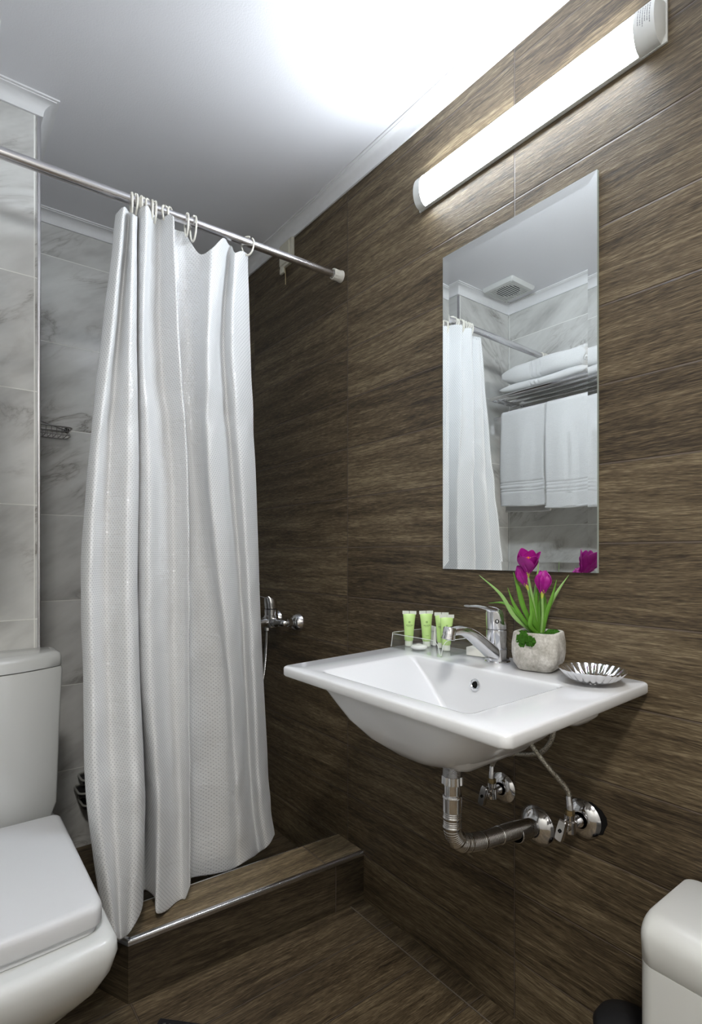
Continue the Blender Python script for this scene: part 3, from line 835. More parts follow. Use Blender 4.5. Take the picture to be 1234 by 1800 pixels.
def blade(pts, w, mat, fold=0.25, name='leaf', wdir=None):
    c = spline([L3(*p) for p in pts], 7)
    vs = []; m = len(c)
    for i, p in enumerate(c):
        t_ = i/(m-1)
        d_ = (c[min(i+1, m-1)]-c[max(i-1, 0)]).normalized()
        side = d_.cross(FV).normalized() if wdir is None else wdir
        nn = side.cross(d_).normalized()
        ww = w*0.78*(0.55+0.45*math.sin(PI*min(1, t_*1.15)))*(1-t_**5*0.9)
        for s_ in (-1, -0.5, 0, 0.5, 1):
            vs.append(p+side*ww*s_+nn*(-fold*ww*(1-abs(s_))))
    fs = [(i*5+k, i*5+k+1, (i+1)*5+k+1, (i+1)*5+k) for i in range(m-1) for k in range(4)]
    return obj(name, vs, fs, mat, pot, solid=0.0009, autos=180)
# (right, forward, up) control points from the pot centre
def at(u, v, f=0.0):
    """helper for the plant: offsets in metres from the pot centre for a direction seen from the front"""
    F0 = 1.127+f
    return ((u-617.0)/970*F0-0.383, f, (974-v)/970*F0+1.056-ZS)
blade([(-0.004, 0, 0.07), at(905, 1085, -.01), at(880, 1045, -.015), at(842, 1011, -.02)], 0.0052, M['leaf_pale'])
blade([(-0.006, 0.005, 0.07), at(905, 1075, .01), at(885, 1060, .015), at(858, 1060, .02)], 0.0040, M['leaf'])
blade([(-0.006, -0.004, 0.07), at(922, 1092, -.012), at(903, 1062, -.016), at(892, 1033, -.018)], 0.0052, M['leaf'])
blade([(-0.003, -0.002, 0.07), at(921, 1070, -.006), at(911, 1035, -.008), at(902, 1006, -.008)], 0.0068, M['leaf'])
blade([(0.004, 0, 0.07), at(938, 1090, -.016), at(934, 1065, -.020), at(929, 1040, -.020)], 0.0075, M['leaf'])
blade([(-0.001, -0.006, 0.07), at(932, 1100, -.02), at(934, 1080, -.022), at(932, 1066, -.022)], 0.006, M['leaf'])
blade([(0.001, 0.004, 0.07), at(942, 1060, .0), at(944, 1040, -.004), at(947, 1021, -.006)], 0.0050, M['leaf'])
blade([(0.002, 0.008, 0.07), at(940, 1060, .022), at(944, 1020, .026), at(946, 988, .026)], 0.0055, M['leaf_pale'])
blade([(0.005, 0.004, 0.07), at(949, 1088, .004), at(950, 1060, .004), at(948, 1038, .004)], 0.0080, M['leaf'])
blade([(0.007, -0.002, 0.07), at(960, 1080, -.01), at(970, 1050, -.012), at(978, 1019, -.012)], 0.0058, M['leaf'])
blade([(0.008, 0.004, 0.07), at(965, 1068, .01), at(982, 1036, .014), at(1000, 1010, .016)], 0.0045, M['leaf_pale'])
blade([(0.003, 0.006, 0.07), at(956, 1078, .012), at(957, 1055, .012), at(955, 1042, .012)], 0.0060, M['leaf'])
def petal(base, tip_dir, face, length, width, open_, cup, curl=0.0):
    """one cupped petal from base; face = outward direction"""
    d_ = tip_dir.normalized(); o_ = (face-d_*face.dot(d_)).normalized(); s_ = d_.cross(o_).normalized()
    nl, nw = 9, 7; vs = []; fs = []
    for i in range(nl):
        t_ = i/(nl-1)
        ww = width*(0.20+0.80*min(1, t_*1.7)**0.9)*math.sqrt(max(0.14, 1-max(0, (t_-0.5)/0.5)**2.6))
        for k in range(nw):
            q = -1+2*k/(nw-1)
            outw = open_*(t_**0.8)+0.0035*math.sin(PI*t_)+curl*t_**3
            p = base+d_*(length*t_-0.004*abs(q)**2*t_)+o_*(outw-cup*q*q*(0.4+0.6*math.sin(PI*t_)))+s_*ww*q
            vs.append(p)
    for i in range(nl-1):
        for k in range(nw-1):
            a = i*nw+k; fs.append((a, a+1, a+nw+1, a+nw))
    return vs, fs
def flower(base, axis, length, width, open_, cup, curl, phase=0.0, stamen=False, stem_to=None):
    axis = axis.normalized()
    ref = axis.cross(Vector((0, 1, 0.1))).normalized(); ref2 = axis.cross(ref).normalized()
    for lay in range(2):
        for k in range(3):
            a = phase+2*PI*k/3+lay*PI/3
            face = ref*math.cos(a)+ref2*math.sin(a)
            g = G()
            vs, fs = petal(base, axis, face, length*(1-0.05*lay), width, open_*(1-0.25*lay), cup, curl)
            obj('petal', vs, fs, M['petal'], pot, solid=0.0008, sub=1, autos=180)
    g = G(); prof_ = [(0.0022, -0.010), (0.0032, -0.002), (0.0052, 0.006), (0.0052, 0.012)]
    g.lathe(prof_, base-axis*0.001, axis, 16, cap0=True); g.make('flower_throat', M['throat'], pot)
    if stamen:
        g = G()
        for k in range(5):
            a = 2*PI*k/5
            p0 = base+axis*0.010; p1 = base+axis*length*0.72+(ref*math.cos(a)+ref2*math.sin(a))*0.0045
            g.tube([p0, p0.lerp(p1, 0.6), p1], [0.0006, 0.0008, 0.0017], 8)
        g.make('stamen', M['stamen'], pot)
    if stem_to:
        G().tube(spline([stem_to, stem_to.lerp(base-axis*0.008, 0.5)+RV*0.002, base-axis*0.008], 5), [0.0026]*11, 10).make('stem', M['leaf_pale'], pot)
b1 = L3(*at(928, 1008, -.028)); flower(b1, RV*-0.12-FV*0.42+UZ, 0.047, 0.0190, 0.0215, 0.0085, 0.002, 0.15, True, L3(-0.002, 0, 0.07))
b2 = L3(*at(926, 1030, -.016)); flower(b2, RV*-0.42+UZ*1-FV*0.12, 0.045, 0.0155, 0.0100, 0.009, -0.003, 0.2, False, L3(-0.004, -0.003, 0.07))
b3 = L3(*at(953, 1043, -.014)); flower(b3, RV*0.03+UZ-FV*0.05, 0.047, 0.0185, 0.0150, 0.012, -0.008, 0.9, False, L3(0.004, -0.002, 0.07))

# ------------------------------------------------------------------ scalloped metal soap dish
dc = Vector((0.957, 0.527, ZS))
dish = thing('soap_dish', 'shallow scalloped shiny metal dish on the right end of the basin', 'dish', tuple(dc))
def scal(r, h, a):
    k = max(0, (r-0.018)/0.038)
    return (r*(1+0.020*abs(math.cos(12*a))*k), h-0.0030*abs(math.cos(12*a))*math.sin(PI*min(k*0.9+0.05, 1)))
prof_ = [(0.0135, 0.006), (0.030, 0.0075), (0.044, 0.0145), (0.0535, 0.0235), (0.0570, 0.0272), (0.0572, 0.0282), (0.0560, 0.0280), (0.0515, 0.0240), (0.042, 0.0160), (0.029, 0.0095), (0.016, 0.0082), (0.0005, 0.0080)]
g = G(); g.lathe(prof_, dc, (0, 0, 1), 240, mod=scal); g.make('fluted_bowl', M['chrome'], dish, autos=60)
g = G(); g.lathe([(0.0005, 0.0), (0.0120, 0.0), (0.0135, 0.0015), (0.0120, 0.0065)], dc, (0, 0, 1), 32); g.make('foot', M['chrome'], dish)

# ------------------------------------------------------------------ acrylic amenity tray, tubes, soaps
tx0, tx1, ty0, ty1 = 0.921, 1.040, 0.866, 1.038
tray = thing('amenity_tray', 'clear acrylic tray holding toiletries on the back left of the basin', 'tray', (0.98, 0.95, ZS))
G().box((tx0, ty0, ZS+0.0005), (tx1, ty1, ZS+0.0030)).make('tray_base', M['acrylic'], tray, bevel=0.0008)
def wall_pan(a, b, hs, name='tray_wall'):
    """upright clear wall from a to b, heights hs along its length"""
    a = Vector((*a, 0)); b = Vector((*b, 0)); d_ = (b-a); ln = d_.length; d_.normalize(); nn = Vector((-d_.y, d_.x, 0))*0.0011
    m = len(hs); vs = []; fs = []
    for i, h in enumerate(hs):
        p = a+d_*ln*i/(m-1)
        for s_ in (-1, 1):
            vs.append(p+nn*s_+UZ*(ZS+0.003)); vs.append(p+nn*s_+UZ*(ZS+0.003+h))
    for i in range(m-1):
        k = i*4; q = k+4
        fs += [(k, q, q+1, k+1), (k+3, q+3, q+2, k+2), (k+1, q+1, q+3, k+3), (k+2, q+2, q, k)]
    fs += [(0, 1, 3, 2), ((m-1)*4+2, (m-1)*4+3, (m-1)*4+1, (m-1)*4)]
    obj(name, vs, fs, M['acrylic'], tray, autos=30)
    G().tube([a+d_*ln*i/(m-1)+UZ*(ZS+0.003+h) for i, h in enumerate(hs)], 0.0007, 6).make('edge_glint_strip', M['rim'], tray)  # added pale strip, a painted highlight along the wall's top edge
def hs_(n0, n1, h, n=25):
    out = []
    for i in range(n):
        t_ = i/(n-1)
        e = 1.0
        if n0: e = min(e, math.sqrt(max(0.0, 1-max(0, 1-t_/n0)**2)))
        if n1: e = min(e, math.sqrt(max(0.0, 1-max(0, 1-(1-t_)/n1)**2)))
        out.append(max(h*e, 0.0015))
    return out
wall_pan((tx0+0.0011, ty0+0.002), (tx0+0.0011, ty1-0.002), hs_(0.16, 0.05, 0.034))
wall_pan((tx0+0.003, ty0+0.0011), (tx1-0.003, ty0+0.0011), hs_(0.2, 0.06, 0.034))
wall_pan((tx0+0.003, ty1-0.0011), (tx1-0.003, ty1-0.0011), hs_(0.05, 0.05, 0.036))
wall_pan((tx1-0.0011, ty0+0.002), (tx1-0.0011, ty1-0.002), hs_(0.05, 0.05, 0.036))
def tube_item(x, y, rot, tilt, label, h=0.088):
    base_ = Vector((x, y, ZS+0.0035))
    o = thing('toiletry_tube', label, 'toiletry tube', tuple(base_), 'green toiletry tubes in the clear tray')
    Q = Matrix.Translation(base_) @ Matrix.Rotation(rot, 4, 'Z') @ Matrix.Rotation(tilt, 4, 'Y')
    def ell(a, b, z, n=24): return [tuple(Q @ Vector((a*math.cos(2*PI*k/n), b*math.sin(2*PI*k/n), z))) for k in range(n)]
    G().loft([ell(0.0095, 0.0095, 0.0), ell(0.0098, 0.0098, 0.001), ell(0.0098, 0.0098, 0.012), ell(0.0092, 0.0092, 0.013)]).make('cap', M['crimp'], o, autos=50)
    G().loft([ell(0.0100, 0.0100, 0.013), ell(0.0112, 0.0112, 0.0155), ell(0.0122, 0.0100, h*0.45), ell(0.0140, 0.0070, h*0.7), ell(0.0158, 0.0032, h*0.88), ell(0.0162, 0.0014, h*0.92)]).make('body', M['green_gel'], o, autos=60)
    def bx(x0, x1, z0, z1, yy=0.0009): return [Q @ Vector(p) for p in ((x0, -yy, z0), (x1, -yy, z0), (x1, yy, z0), (x0, yy, z0), (x0, -yy, z1), (x1, -yy, z1), (x1, yy, z1), (x0, yy, z1))]
    g = G()
    for x0, x1 in ((-0.0175, -0.0006), (0.0006, 0.0175)): g.add(bx(x0, x1, h*0.92, h), [(0,3,2,1),(4,5,6,7),(0,1,5,4),(1,2,6,5),(2,3,7,6),(3,0,4,7)])
    g.add(bx(-0.0172, 0.0172, h*0.905, h*0.925, 0.0012), [(0,3,2,1),(4,5,6,7),(0,1,5,4),(1,2,6,5),(2,3,7,6),(3,0,4,7)])
    g.make('crimp', M['crimp'], o, smooth=False)
    # small printed mark and lines of tiny lettering on the front
    g = G()
    def fr(xx, zz):
        # front surface depth of the body
        K = [(0.013, .010, .010), (0.0155, .0112, .0112), (h*0.45, .0122, .0100), (h*0.7, .0140, .0070), (h*0.88, .0158, .0032), (h*0.92, .0162, .0014)]
        for (z0, a0, b0), (z1, a1, b1) in zip(K, K[1:]):
            if z0 <= zz <= z1:
                f = (zz-z0)/(z1-z0); a = a0+(a1-a0)*f; b = b0+(b1-b0)*f
                return -b*math.sqrt(max(0, 1-(xx/a)**2))
        return -0.011
    def mark(x0, x1, z0, z1):
        v8 = []
        for xx, zz in ((x0, z0), (x1, z0), (x1, z1), (x0, z1)):
            v8.append(Q @ Vector((xx, fr(xx, zz)-0.0002, zz)))
        g.add(v8, [(0, 1, 2, 3)])
    for i in range(3):
        for j in range(3): mark(-0.0024+i*0.0017, -0.0012+i*0.0017, h*0.66+j*0.0017, h*0.66+0.0012+j*0.0017)
    g.make('printed_logo', M['dark_green_print'], o, smooth=False, recalc=False)
    g = G()
    xx = -0.0078
    while xx < 0.0075:
        mark(xx, xx+0.0012, h*0.585, h*0.61); xx += 0.0021
    xx = -0.0055
    while xx < 0.0055:
        mark(xx, xx+0.0009, h*0.553, h*0.565); xx += 0.0014
    g.make('printed_name', M['dark_green_print'], o, smooth=False, recalc=False)
    g = G()
    xx = -0.004
    while xx < 0.004:
        mark(xx, xx+0.0009, h*0.30, h*0.312); xx += 0.0014
    g.make('printed_line', M['dark_green_print'], o, smooth=False, recalc=False)
    return o
face = -0.66
tube_item(0.968, 1.020, face, 0.02, 'green tube standing leftmost in the clear tray')
tube_item(1.000, 0.988, face+0.05, -0.02, 'green tube with a white soap lying before it in the tray', 0.089)
tube_item(1.014, 0.951, face-0.1, 0.0, 'green tube standing behind and partly hidden by the rightmost one', 0.087)
tube_item(0.994, 0.917, face, 0.02, 'green tube standing rightmost in the tray, nearest the tap spout', 0.086)
sop = Vector((0.952, 0.967, ZS+0.0032))
s_ = thing('round_soap', 'small round white wrapped soap lying in the clear tray', 'soap', tuple(sop))
G().lathe([(0.0005, 0.0), (0.014, 0.0003), (0.0200, 0.004), (0.0205, 0.006), (0.0185, 0.0095), (0.010, 0.0115), (0.0005, 0.0118)], sop, (0, 0, 1), 36, mod=lambda r, h, a: (r*(1+0.012*math.cos(24*a)), h)).make('soap_disc', M['soap'], s_, autos=60)
G().lathe([(0.0005, 0.0117), (0.0055, 0.0119), (0.0070, 0.0126), (0.0050, 0.0130), (0.0005, 0.0128)], sop, (0, 0, 1), 24).make('wrapper_seal', M['card'], s_)
# folded white packet behind the tubes
pk = thing('white_packet', 'small folded white paper packet standing behind the green tubes', 'packet', (1.030, 1.000, ZS+0.003))
Q = Matrix.Translation((1.028, 1.004, ZS+0.0035)) @ Matrix.Rotation(-0.35, 4, 'Z') @ Matrix.Rotation(0.12, 4, 'Y')
G().box((-0.005, -0.028, 0.0), (0.004, 0.020, 0.048), Q).make('wrapper', M['soap'], pk, bevel=0.002)
G().box((-0.0065, -0.028, 0.036), (-0.0045, 0.020, 0.0485), Q).make('folded_flap', M['soap'], pk, bevel=0.0008)
pk = thing('cream_box', 'flat cream-coloured toiletry box lying beside the clear tray behind the spout', 'box', (1.018, 0.845, ZS))
Q = Matrix.Translation((1.020, 0.846, ZS+0.0008)) @ Matrix.Rotation(0.22, 4, 'Z')
G().box((-0.024, -0.038, 0.0), (0.024, 0.014, 0.019), Q).make('carton', M['card'], pk, bevel=0.0012)
G().box((-0.024, -0.0385, 0.002), (0.024, -0.0378, 0.017), Q).make('end_flap', M['card'], pk, bevel=0.0003)

# ------------------------------------------------------------------ drain trap under the basin
trap = thing('drain_trap', 'chrome drain trap with a corrugated flexible pipe under the basin', 'drain pipe', (0.79, 0.713, 0.6585))
tcx, tcy = 0.79, 0.713
g = G(); pr = [(0.0005, 0.6600), (0.0165, 0.6600)]
z = 0.6595
while z > 0.637: pr += [(0.0185, z), (0.0172, z-0.0011)]; z -= 0.0022
pr += [(0.017, 0.636)]
g.lathe(pr, (tcx, tcy, 0), (0, 0, 1), 32); g.make('threaded_tail', M['brushed'], trap)
g = G()
def nutmod(r, h, a): return (r*(1+0.05*math.cos(10*a)), h)
g.lathe([(0.0165, 0.638), (0.0195, 0.637), (0.0200, 0.622), (0.0170, 0.6205)], (tcx, tcy, 0), (0, 0, 1), 60, mod=nutmod); g.make('coupling_nut', M['chrome'], trap)
g = G(); g.lathe([(0.0155, 0.622), (0.0155, 0.601), (0.0185, 0.6005), (0.0192, 0.598), (0.0192, 0.596), (0.0182, 0.595), (0.0182, 0.570), (0.0165, 0.568)], (tcx, tcy, 0), (0, 0, 1), 36); g.make('sleeve', M['chrome'], trap)
pth = spline([(tcx, tcy, 0.570), (tcx, tcy, 0.548), (tcx+0.002, tcy, 0.528), (tcx+0.018, tcy-0.001, 0.506), (tcx+0.045, tcy-0.002, 0.495), (tcx+0.08, tcy-0.003, 0.488), (tcx+0.13, tcy-0.003, 0.482), (tcx+0.185, tcy-0.003, 0.476), (tcx+0.225, tcy-0.004, 0.470), (XW-0.012, tcy-0.004, 0.464)], 26)
def resample(P, step):
    out = [P[0]]; acc_ = 0
    for a, b in zip(P, P[1:]):
        d_ = (b-a).length
        while acc_+d_ >= step:
            f = (step-acc_)/d_; a = a.lerp(b, f); out.append(a); d_ = (b-a).length; acc_ = 0
        acc_ += d_
    return out
P = resample(pth, 0.0009)
rs = []; s0 = 0.0
for i in range(len(P)):
    s0 = i*0.0009
    wide = 0.0
    for c_ in (0.012, 0.030, 0.062, 0.080, 0.094, 0.135): wide = max(wide, math.exp(-((s0-c_)/0.0030)**2))
    amp = 0.0013*(0.5+0.5*math.cos(2*PI*s0/0.0036))
    r0 = 0.0180 if s0 < 0.19 else 0.0185
    rs.append(r0-0.0016+amp*(1-wide)+wide*0.0022)
G().tube(P, rs, 28).make('corrugated_pipe', M['corrugated'], trap, autos=80)
q = Vector((XW-0.075, tcy-0.0038, 0.4685))
G().lathe([(0.0185, 0.0), (0.0200, 0.001), (0.0200, 0.040), (0.0188, 0.041), (0.0188, 0.070)], q, (1, 0, -0.06), 36).make('wall_sleeve', M['brushed'], trap)
G().lathe([(0.0190, -0.020), (0.0215, -0.0195), (0.0330, -0.0120), (0.0430, -0.0035), (0.0440, -0.0010), (0.0440, -0.0003), (0.019, -0.0003)], (XW, 0.7085, 0.463), (1, 0, 0), 48).make('wall_flange', M['chrome'], trap)

# ------------------------------------------------------------------ angle valves and braided hoses
def valve(y, z, r, label, sc_=1.0, hole=False):
    o = thing('angle_valve', label, 'valve', (XW, y, z), 'angle valves under the basin')
    if hole:
        rr_ = random.Random(4)
        pts = [((y-0.012)+(r*0.92)*(1+rr_.uniform(-0.08, 0.10))*math.cos(a), z+0.006+(r*0.86)*(1+rr_.uniform(-0.08, 0.12))*math.sin(a)) for a in [2*PI*k/18 for k in range(18)]]
        G().loft([[(XW-0.0012, p, q_) for p, q_ in pts], [(XW-0.0002, p, q_) for p, q_ in pts]]).make('wall_hole', M['black'], o, smooth=False)
    G().lathe([(r*0.42, -0.016*sc_), (r*0.60, -0.0155*sc_), (r*0.88, -0.009*sc_), (r, -0.0035), (r, -0.0014), (r*0.4, -0.0014)], (XW, y, z), (1, 0, 0), 48).make('wall_flange', M['chrome'], o)
    G().lathe([(0.0095*sc_, 0.0), (0.0095*sc_, 0.028*sc_), (0.0125*sc_, 0.0285*sc_), (0.0125*sc_, 0.040*sc_), (0.0095*sc_, 0.041*sc_)], (XW-0.050*sc_, y, z), (1, 0, 0), 24, cap0=True).make('inlet', M['chrome'], o)
    bc = Vector((XW-0.052*sc_, y, z))
    g = G(); g.lathe([(0.0005, -0.014), (0.0105, -0.014), (0.0125, -0.012), (0.0125, 0.010), (0.0100, 0.012), (0.0100, 0.022)], bc, (0, 0, 1), 24, cap1=True)
    g.lathe([(0.0090, 0.0), (0.0090, 0.018), (0.0070, 0.0185), (0.0070, 0.022)], bc, (-1, 0, 0), 20, cap1=True)
    g.make('valve_body', M['chrome'], o)
    G().lathe([(0.0080, 0.022), (0.0095, 0.0225), (0.0095, 0.031), (0.0080, 0.032)], bc, (0, 0, 1), 6, cap0=True, cap1=True).make('brass_nut', M['brass'], o, smooth=False)
    # wing handle, an upright slightly tilted bar with rounded ends
    hc = bc+Vector((-0.028, 0, 0))
    Q = Matrix.Translation(hc) @ Matrix.Rotation(0.25, 4, 'X')
    poly = rpoly([(-0.0075, -0.023), (0.0075, -0.023), (0.0085, 0.0), (0.0075, 0.023), (-0.0075, 0.023), (-0.0085, 0.0)], 0.004, 4)
    G().loft([[tuple(Q @ Vector((x_, p[0]*s2, p[1]*s2))) for p in poly] for x_, s2 in ((-0.007, 0.90), (-0.005, 1.0), (0.003, 1.0), (0.005, 0.9))]).make('handle', M['chrome'], o, autos=40)
    G().lathe([(0.0035, -0.0005), (0.0035, 0.0012), (0.0015, 0.0012), (0.0015, -0.0005)], hc+Vector((-0.0073, 0, 0)), (-1, 0, 0), 16).make('handle_screw', M['black'], o)
    return bc
bR = valve(0.601, 0.520, 0.039, 'chrome angle valve on the right, over a dark ragged hole in the wall tile', 0.98, True)
bL = valve(0.797, 0.517, 0.034, 'chrome angle valve on the left, nearer the shower, under the basin', 0.82)
def hose(name, pts, label):
    o = thing(name, label, 'hose', tuple(pts[0]), 'braided supply hoses under the basin')
    P = spline(pts, 12)
    G().tube(P, 0.0052, 14).make('braided_sleeve', M['braid'], o)
    a = P[0]; d_ = (P[2]-P[0]).normalized()
    G().lathe([(0.0052, -0.012), (0.0066, -0.0115), (0.0066, 0.004), (0.0060, 0.005), (0.0060, 0.016), (0.0054, 0.017)], a, d_, 20).make('crimp_ferrule', M['brushed'], o)
    return o
pR = bR+Vector((0, 0, 0.042)); pL = bL+Vector((0, 0, 0.042))
hose('supply_hose', [pR, pR+Vector((-0.004, 0.004, 0.030)), Vector((0.972, 0.632, 0.640)), Vector((0.962, 0.670, 0.690)), Vector((0.985, 0.705, 0.745)), Vector((0.992, 0.715, 0.772))], 'braided steel hose running from the right valve up under the basin')
hose('supply_hose', [pL, pL+Vector((0.0, -0.002, 0.022)), Vector((1.006, 0.772, 0.606)), Vector((1.004, 0.735, 0.624)), Vector((1.002, 0.690, 0.636)), Vector((1.002, 0.655, 0.655)), Vector((1.004, 0.635, 0.700)), Vector((1.006, 0.650, 0.772))], 'braided steel hose bending sideways above the left valve')

# ------------------------------------------------------------------ shower mixer beside the curtain
sm = thing('shower_mixer', 'chrome wall-mounted shower mixer sticking out beside the curtain', 'shower mixer', (XW, 1.759, 0.812))
for y in (1.684, 1.834):
    G().lathe([(0.010, -0.030), (0.0140, -0.0295), (0.0250, -0.020), (0.0310, -0.0105), (0.0330, -0.0045), (0.0345, -0.0015), (0.0345, -0.0003), (0.010, -0.0003)], (XW, y, 0.812), (1, 0, 0), 40).make('wall_flange', M['chrome'], sm)
    G().lathe([(0.0115, 0.0), (0.0145, 0.0005), (0.0145, 0.016), (0.0115, 0.017)], (XW-0.047, y, 0.812), (1, 0, 0), 6, cap0=True).make('union_nut', M['chrome'], sm, smooth=False)
g = G(); g.tube(spline([(XW-0.030, 1.684, 0.812), (XW-0.055, 1.690, 0.812), (XW-0.068, 1.715, 0.811), (XW-0.070, 1.759, 0.812), (XW-0.068, 1.803, 0.811), (XW-0.055, 1.828, 0.812), (XW-0.030, 1.834, 0.812)], 6), [0.011]*6+[0.013]*6+[0.0175]*13+[0.013]*6+[0.011]*6, 20)
g.lathe([(0.024, -0.020), (0.0255, -0.018), (0.0255, 0.022), (0.023, 0.024), (0.0235, 0.045), (0.020, 0.047)], (XW-0.070, 1.759, 0.812), (0, 0, 1), 32, cap0=True, cap1=True)
g.make('mixer_body', M['chrome'], sm, autos=50)
G().tube(spline([(XW-0.085, 1.759, 0.812), (XW-0.13, 1.759, 0.806), (XW-0.18, 1.759, 0.800), (XW-0.205, 1.759, 0.790), (XW-0.208, 1.759, 0.772)], 6), [0.016]*6+[0.0135]*19, 20).make('bath_spout', M['chrome'], sm)
g = G(); loops = []
for i, (h, r, sx) in enumerate([(0.048, 0.0225, 0.0), (0.066, 0.0230, -0.002), (0.082, 0.0215, -0.004), (0.090, 0.016, -0.010), (0.093, 0.004, -0.016)]):
    loops.append([(XW-0.070+sx+r*math.cos(a), 1.759+r*math.sin(a), 0.812+h-r*math.cos(a)*0.3*i/4) for a in [2*PI*k/24 for k in range(24)]])
g.loft(loops)
loops = []
for t_ in (0, 0.25, 0.5, 0.75, 1.0):
    c_ = Vector((XW-0.074-0.085*t_, 1.759, 0.812+0.084+0.022*t_))
    loops.append([tuple(c_+Vector((0, (0.016-0.007*t_)*math.cos(a), (0.006-0.003*t_)*math.sin(a)))) for a in [2*PI*k/14 for k in range(14)]])
g.loft(loops); g.make('lever', M['chrome'], sm, autos=50)
G().lathe([(0.0090, -0.004), (0.0105, -0.003), (0.0105, 0.014), (0.0085, 0.015)], (XW-0.070, 1.788, 0.780), (0, 0, 1), 8, cap0=True).make('hose_nut', M['chrome'], sm)
P = resample(spline([(XW-0.070, 1.788, 0.778), (XW-0.072, 1.792, 0.70), (XW-0.072, 1.812, 0.60), (XW-0.066, 1.86, 0.53), (XW-0.055, 1.92, 0.54), (XW-0.040, 1.955, 0.63), (XW-0.028, 1.975, 0.78), (XW-0.026, 1.984, 0.915)], 30), 0.0012)
G().tube(P, [0.0060+0.0008*math.cos(2*PI*i/3.0) for i in range(len(P))], 10).make('shower_hose', M['corrugated'], sm, autos=80)
hb = thing('handset_bracket', 'small chrome bracket on the brown wall above the shower mixer', 'bracket', (XW, 1.984, 0.935))
G().lathe([(0.0005, -0.020), (0.0060, -0.020), (0.0065, -0.004), (0.0130, -0.0025), (0.0130, -0.0003)], (XW, 1.984, 0.935), (1, 0, 0), 24).make('wall_stud', M['chrome'], hb)
G().lathe([(0.0070, -0.012), (0.0100, -0.012), (0.0110, 0.012), (0.0080, 0.012), (0.0070, -0.012)], (XW-0.026, 1.984, 0.935), (0, 0, 1), 24).make('cradle', M['chrome'], hb)

# ------------------------------------------------------------------ wire shelf high in the shower
def basket(name, label, x0, x1, yb, z, depth, hgt, mat, handle=True):
    o = thing(name, label, 'wire shelf', ((x0+x1)/2, yb, z))
    def rim(zz, w, dd=0.0):
        pts = rrect(x0+dd, x1-dd, yb-depth+dd, yb-0.006, 0.02, 5, zz)
        return G().tube(pts, w, 8, closed=True)
    rim(z, 0.0026).make('rim', mat, o); rim(z-hgt, 0.0018, 0.004).make('rim', mat, o)
    g = G(); k = x0+0.012
    while k < x1-0.005:
        g.tube([(k, yb-0.006, z), (k, yb-0.008, z-hgt), (k, yb-depth+0.006, z-hgt), (k, yb-depth, z)], 0.0012, 6); k += 0.016
    g.make('wires', mat, o)
    for xx in (x0+0.004, x1-0.004): G().lathe([(0.0005, -0.006), (0.007, -0.006), (0.009, -0.002), (0.009, -0.0003)], (xx, yb, z+0.006), (0, 1, 0), 18).make('suction_mount', M['black_rubber'], o)
    if handle:
        G().tube(spline([(x0, yb-0.010, z+0.040), (x0+0.05, yb-0.012, z+0.028), (x1-0.03, yb-0.010, z+0.010), (x1-0.008, yb-0.007, z+0.006)], 6), 0.0022, 8).make('support_wire', mat, o)
    return o
basket('wire_shelf', 'dark chrome wire shelf high on the marble wall behind the chase corner', 0.255, 0.396, YB, 1.488, 0.085, 0.026, M['steel_wire'])
low = thing('tiered_rack', 'small grey tiered metal rack low in the shower, peeking out left of the curtain', 'rack', (0.46, YB, 0.22))
for k, zz in enumerate((0.272, 0.232, 0.190)):
    x0 = 0.425-0.012*(k == 1)
    pts = rrect(x0, 0.53, YB-0.095-0.008*k, YB-0.008, 0.022, 6, zz)
    G().tube(pts, 0.0036, 8, closed=True).make('rim', M['grey_rim'], low)
    prism([(p[0], p[1]) for p in rrect(x0+0.004, 0.526, YB-0.091-0.008*k, YB-0.012, 0.02, 6)], zz-0.016, zz-0.006).make('tray_plate', M['black_plastic'], low)
g = G()
for xx in (0.462, 0.515): g.tube([(xx, YB-0.008, 0.335), (xx, YB-0.008, 0.165)], 0.003, 8)
g.make('upright', M['brushed'], low)
G().sphere((0.470, YB-0.045, 0.318), 0.024, 18, 10, (0.8, 0.8, 1.2)).make('dark_pouch', M['black_rubber'], low)

# ------------------------------------------------------------------ toilet
TX = 0.078
wc = thing('toilet', 'white close-coupled toilet with a rounded square closed seat', 'toilet', (TX, 1.35, 0))
def tank_loop(hw, yb, yf, r, z, bow=0.062):
    """tank outline with a bowed front; hw = half width"""
    pts = []
    nb = 16
    front = []
    for k in range(nb+1):
        x = -hw+2*hw*k/nb
        front.append((x, yf+bow*(abs(x)/0.195)**2.2))
    # round the front corners
    poly = [(TX-hw, yb)]+[(TX+x, y) for x, y in front]+[(TX+hw, yb)]
    out = []
    rr_ = [0.006]+[r]+[0.0005]*(nb-1)+[r]+[0.006]
    return rpoly(poly, rr_, 5, z)
yb_ = YC-0.004
HW = 0.1915
G().loft([tank_loop(HW-0.020, yb_, 1.520, 0.012, 0.395), tank_loop(HW-0.008, yb_, 1.508, 0.014, 0.43), tank_loop(HW-0.003, yb_, 1.502, 0.014, 0.60), tank_loop(HW+0.004, yb_, 1.497, 0.014, 0.765), tank_loop(HW+0.002, yb_, 1.500, 0.014, 0.773)]).make('cistern', M['toilet'], wc, autos=50)
G().loft([tank_loop(HW-0.002, yb_, 1.503, 0.014, 0.773), tank_loop(HW+0.0015, yb_, 1.496, 0.016, 0.7765), tank_loop(HW+0.0015, yb_, 1.496, 0.016, 0.798), tank_loop(HW-0.001, yb_, 1.500, 0.018, 0.8065), tank_loop(HW-0.008, yb_-0.002, 1.510, 0.018, 0.8105), tank_loop(HW-0.016, yb_-0.006, 1.520, 0.018, 0.812)], True, True).make('cistern_lid', M['toilet'], wc, autos=60)
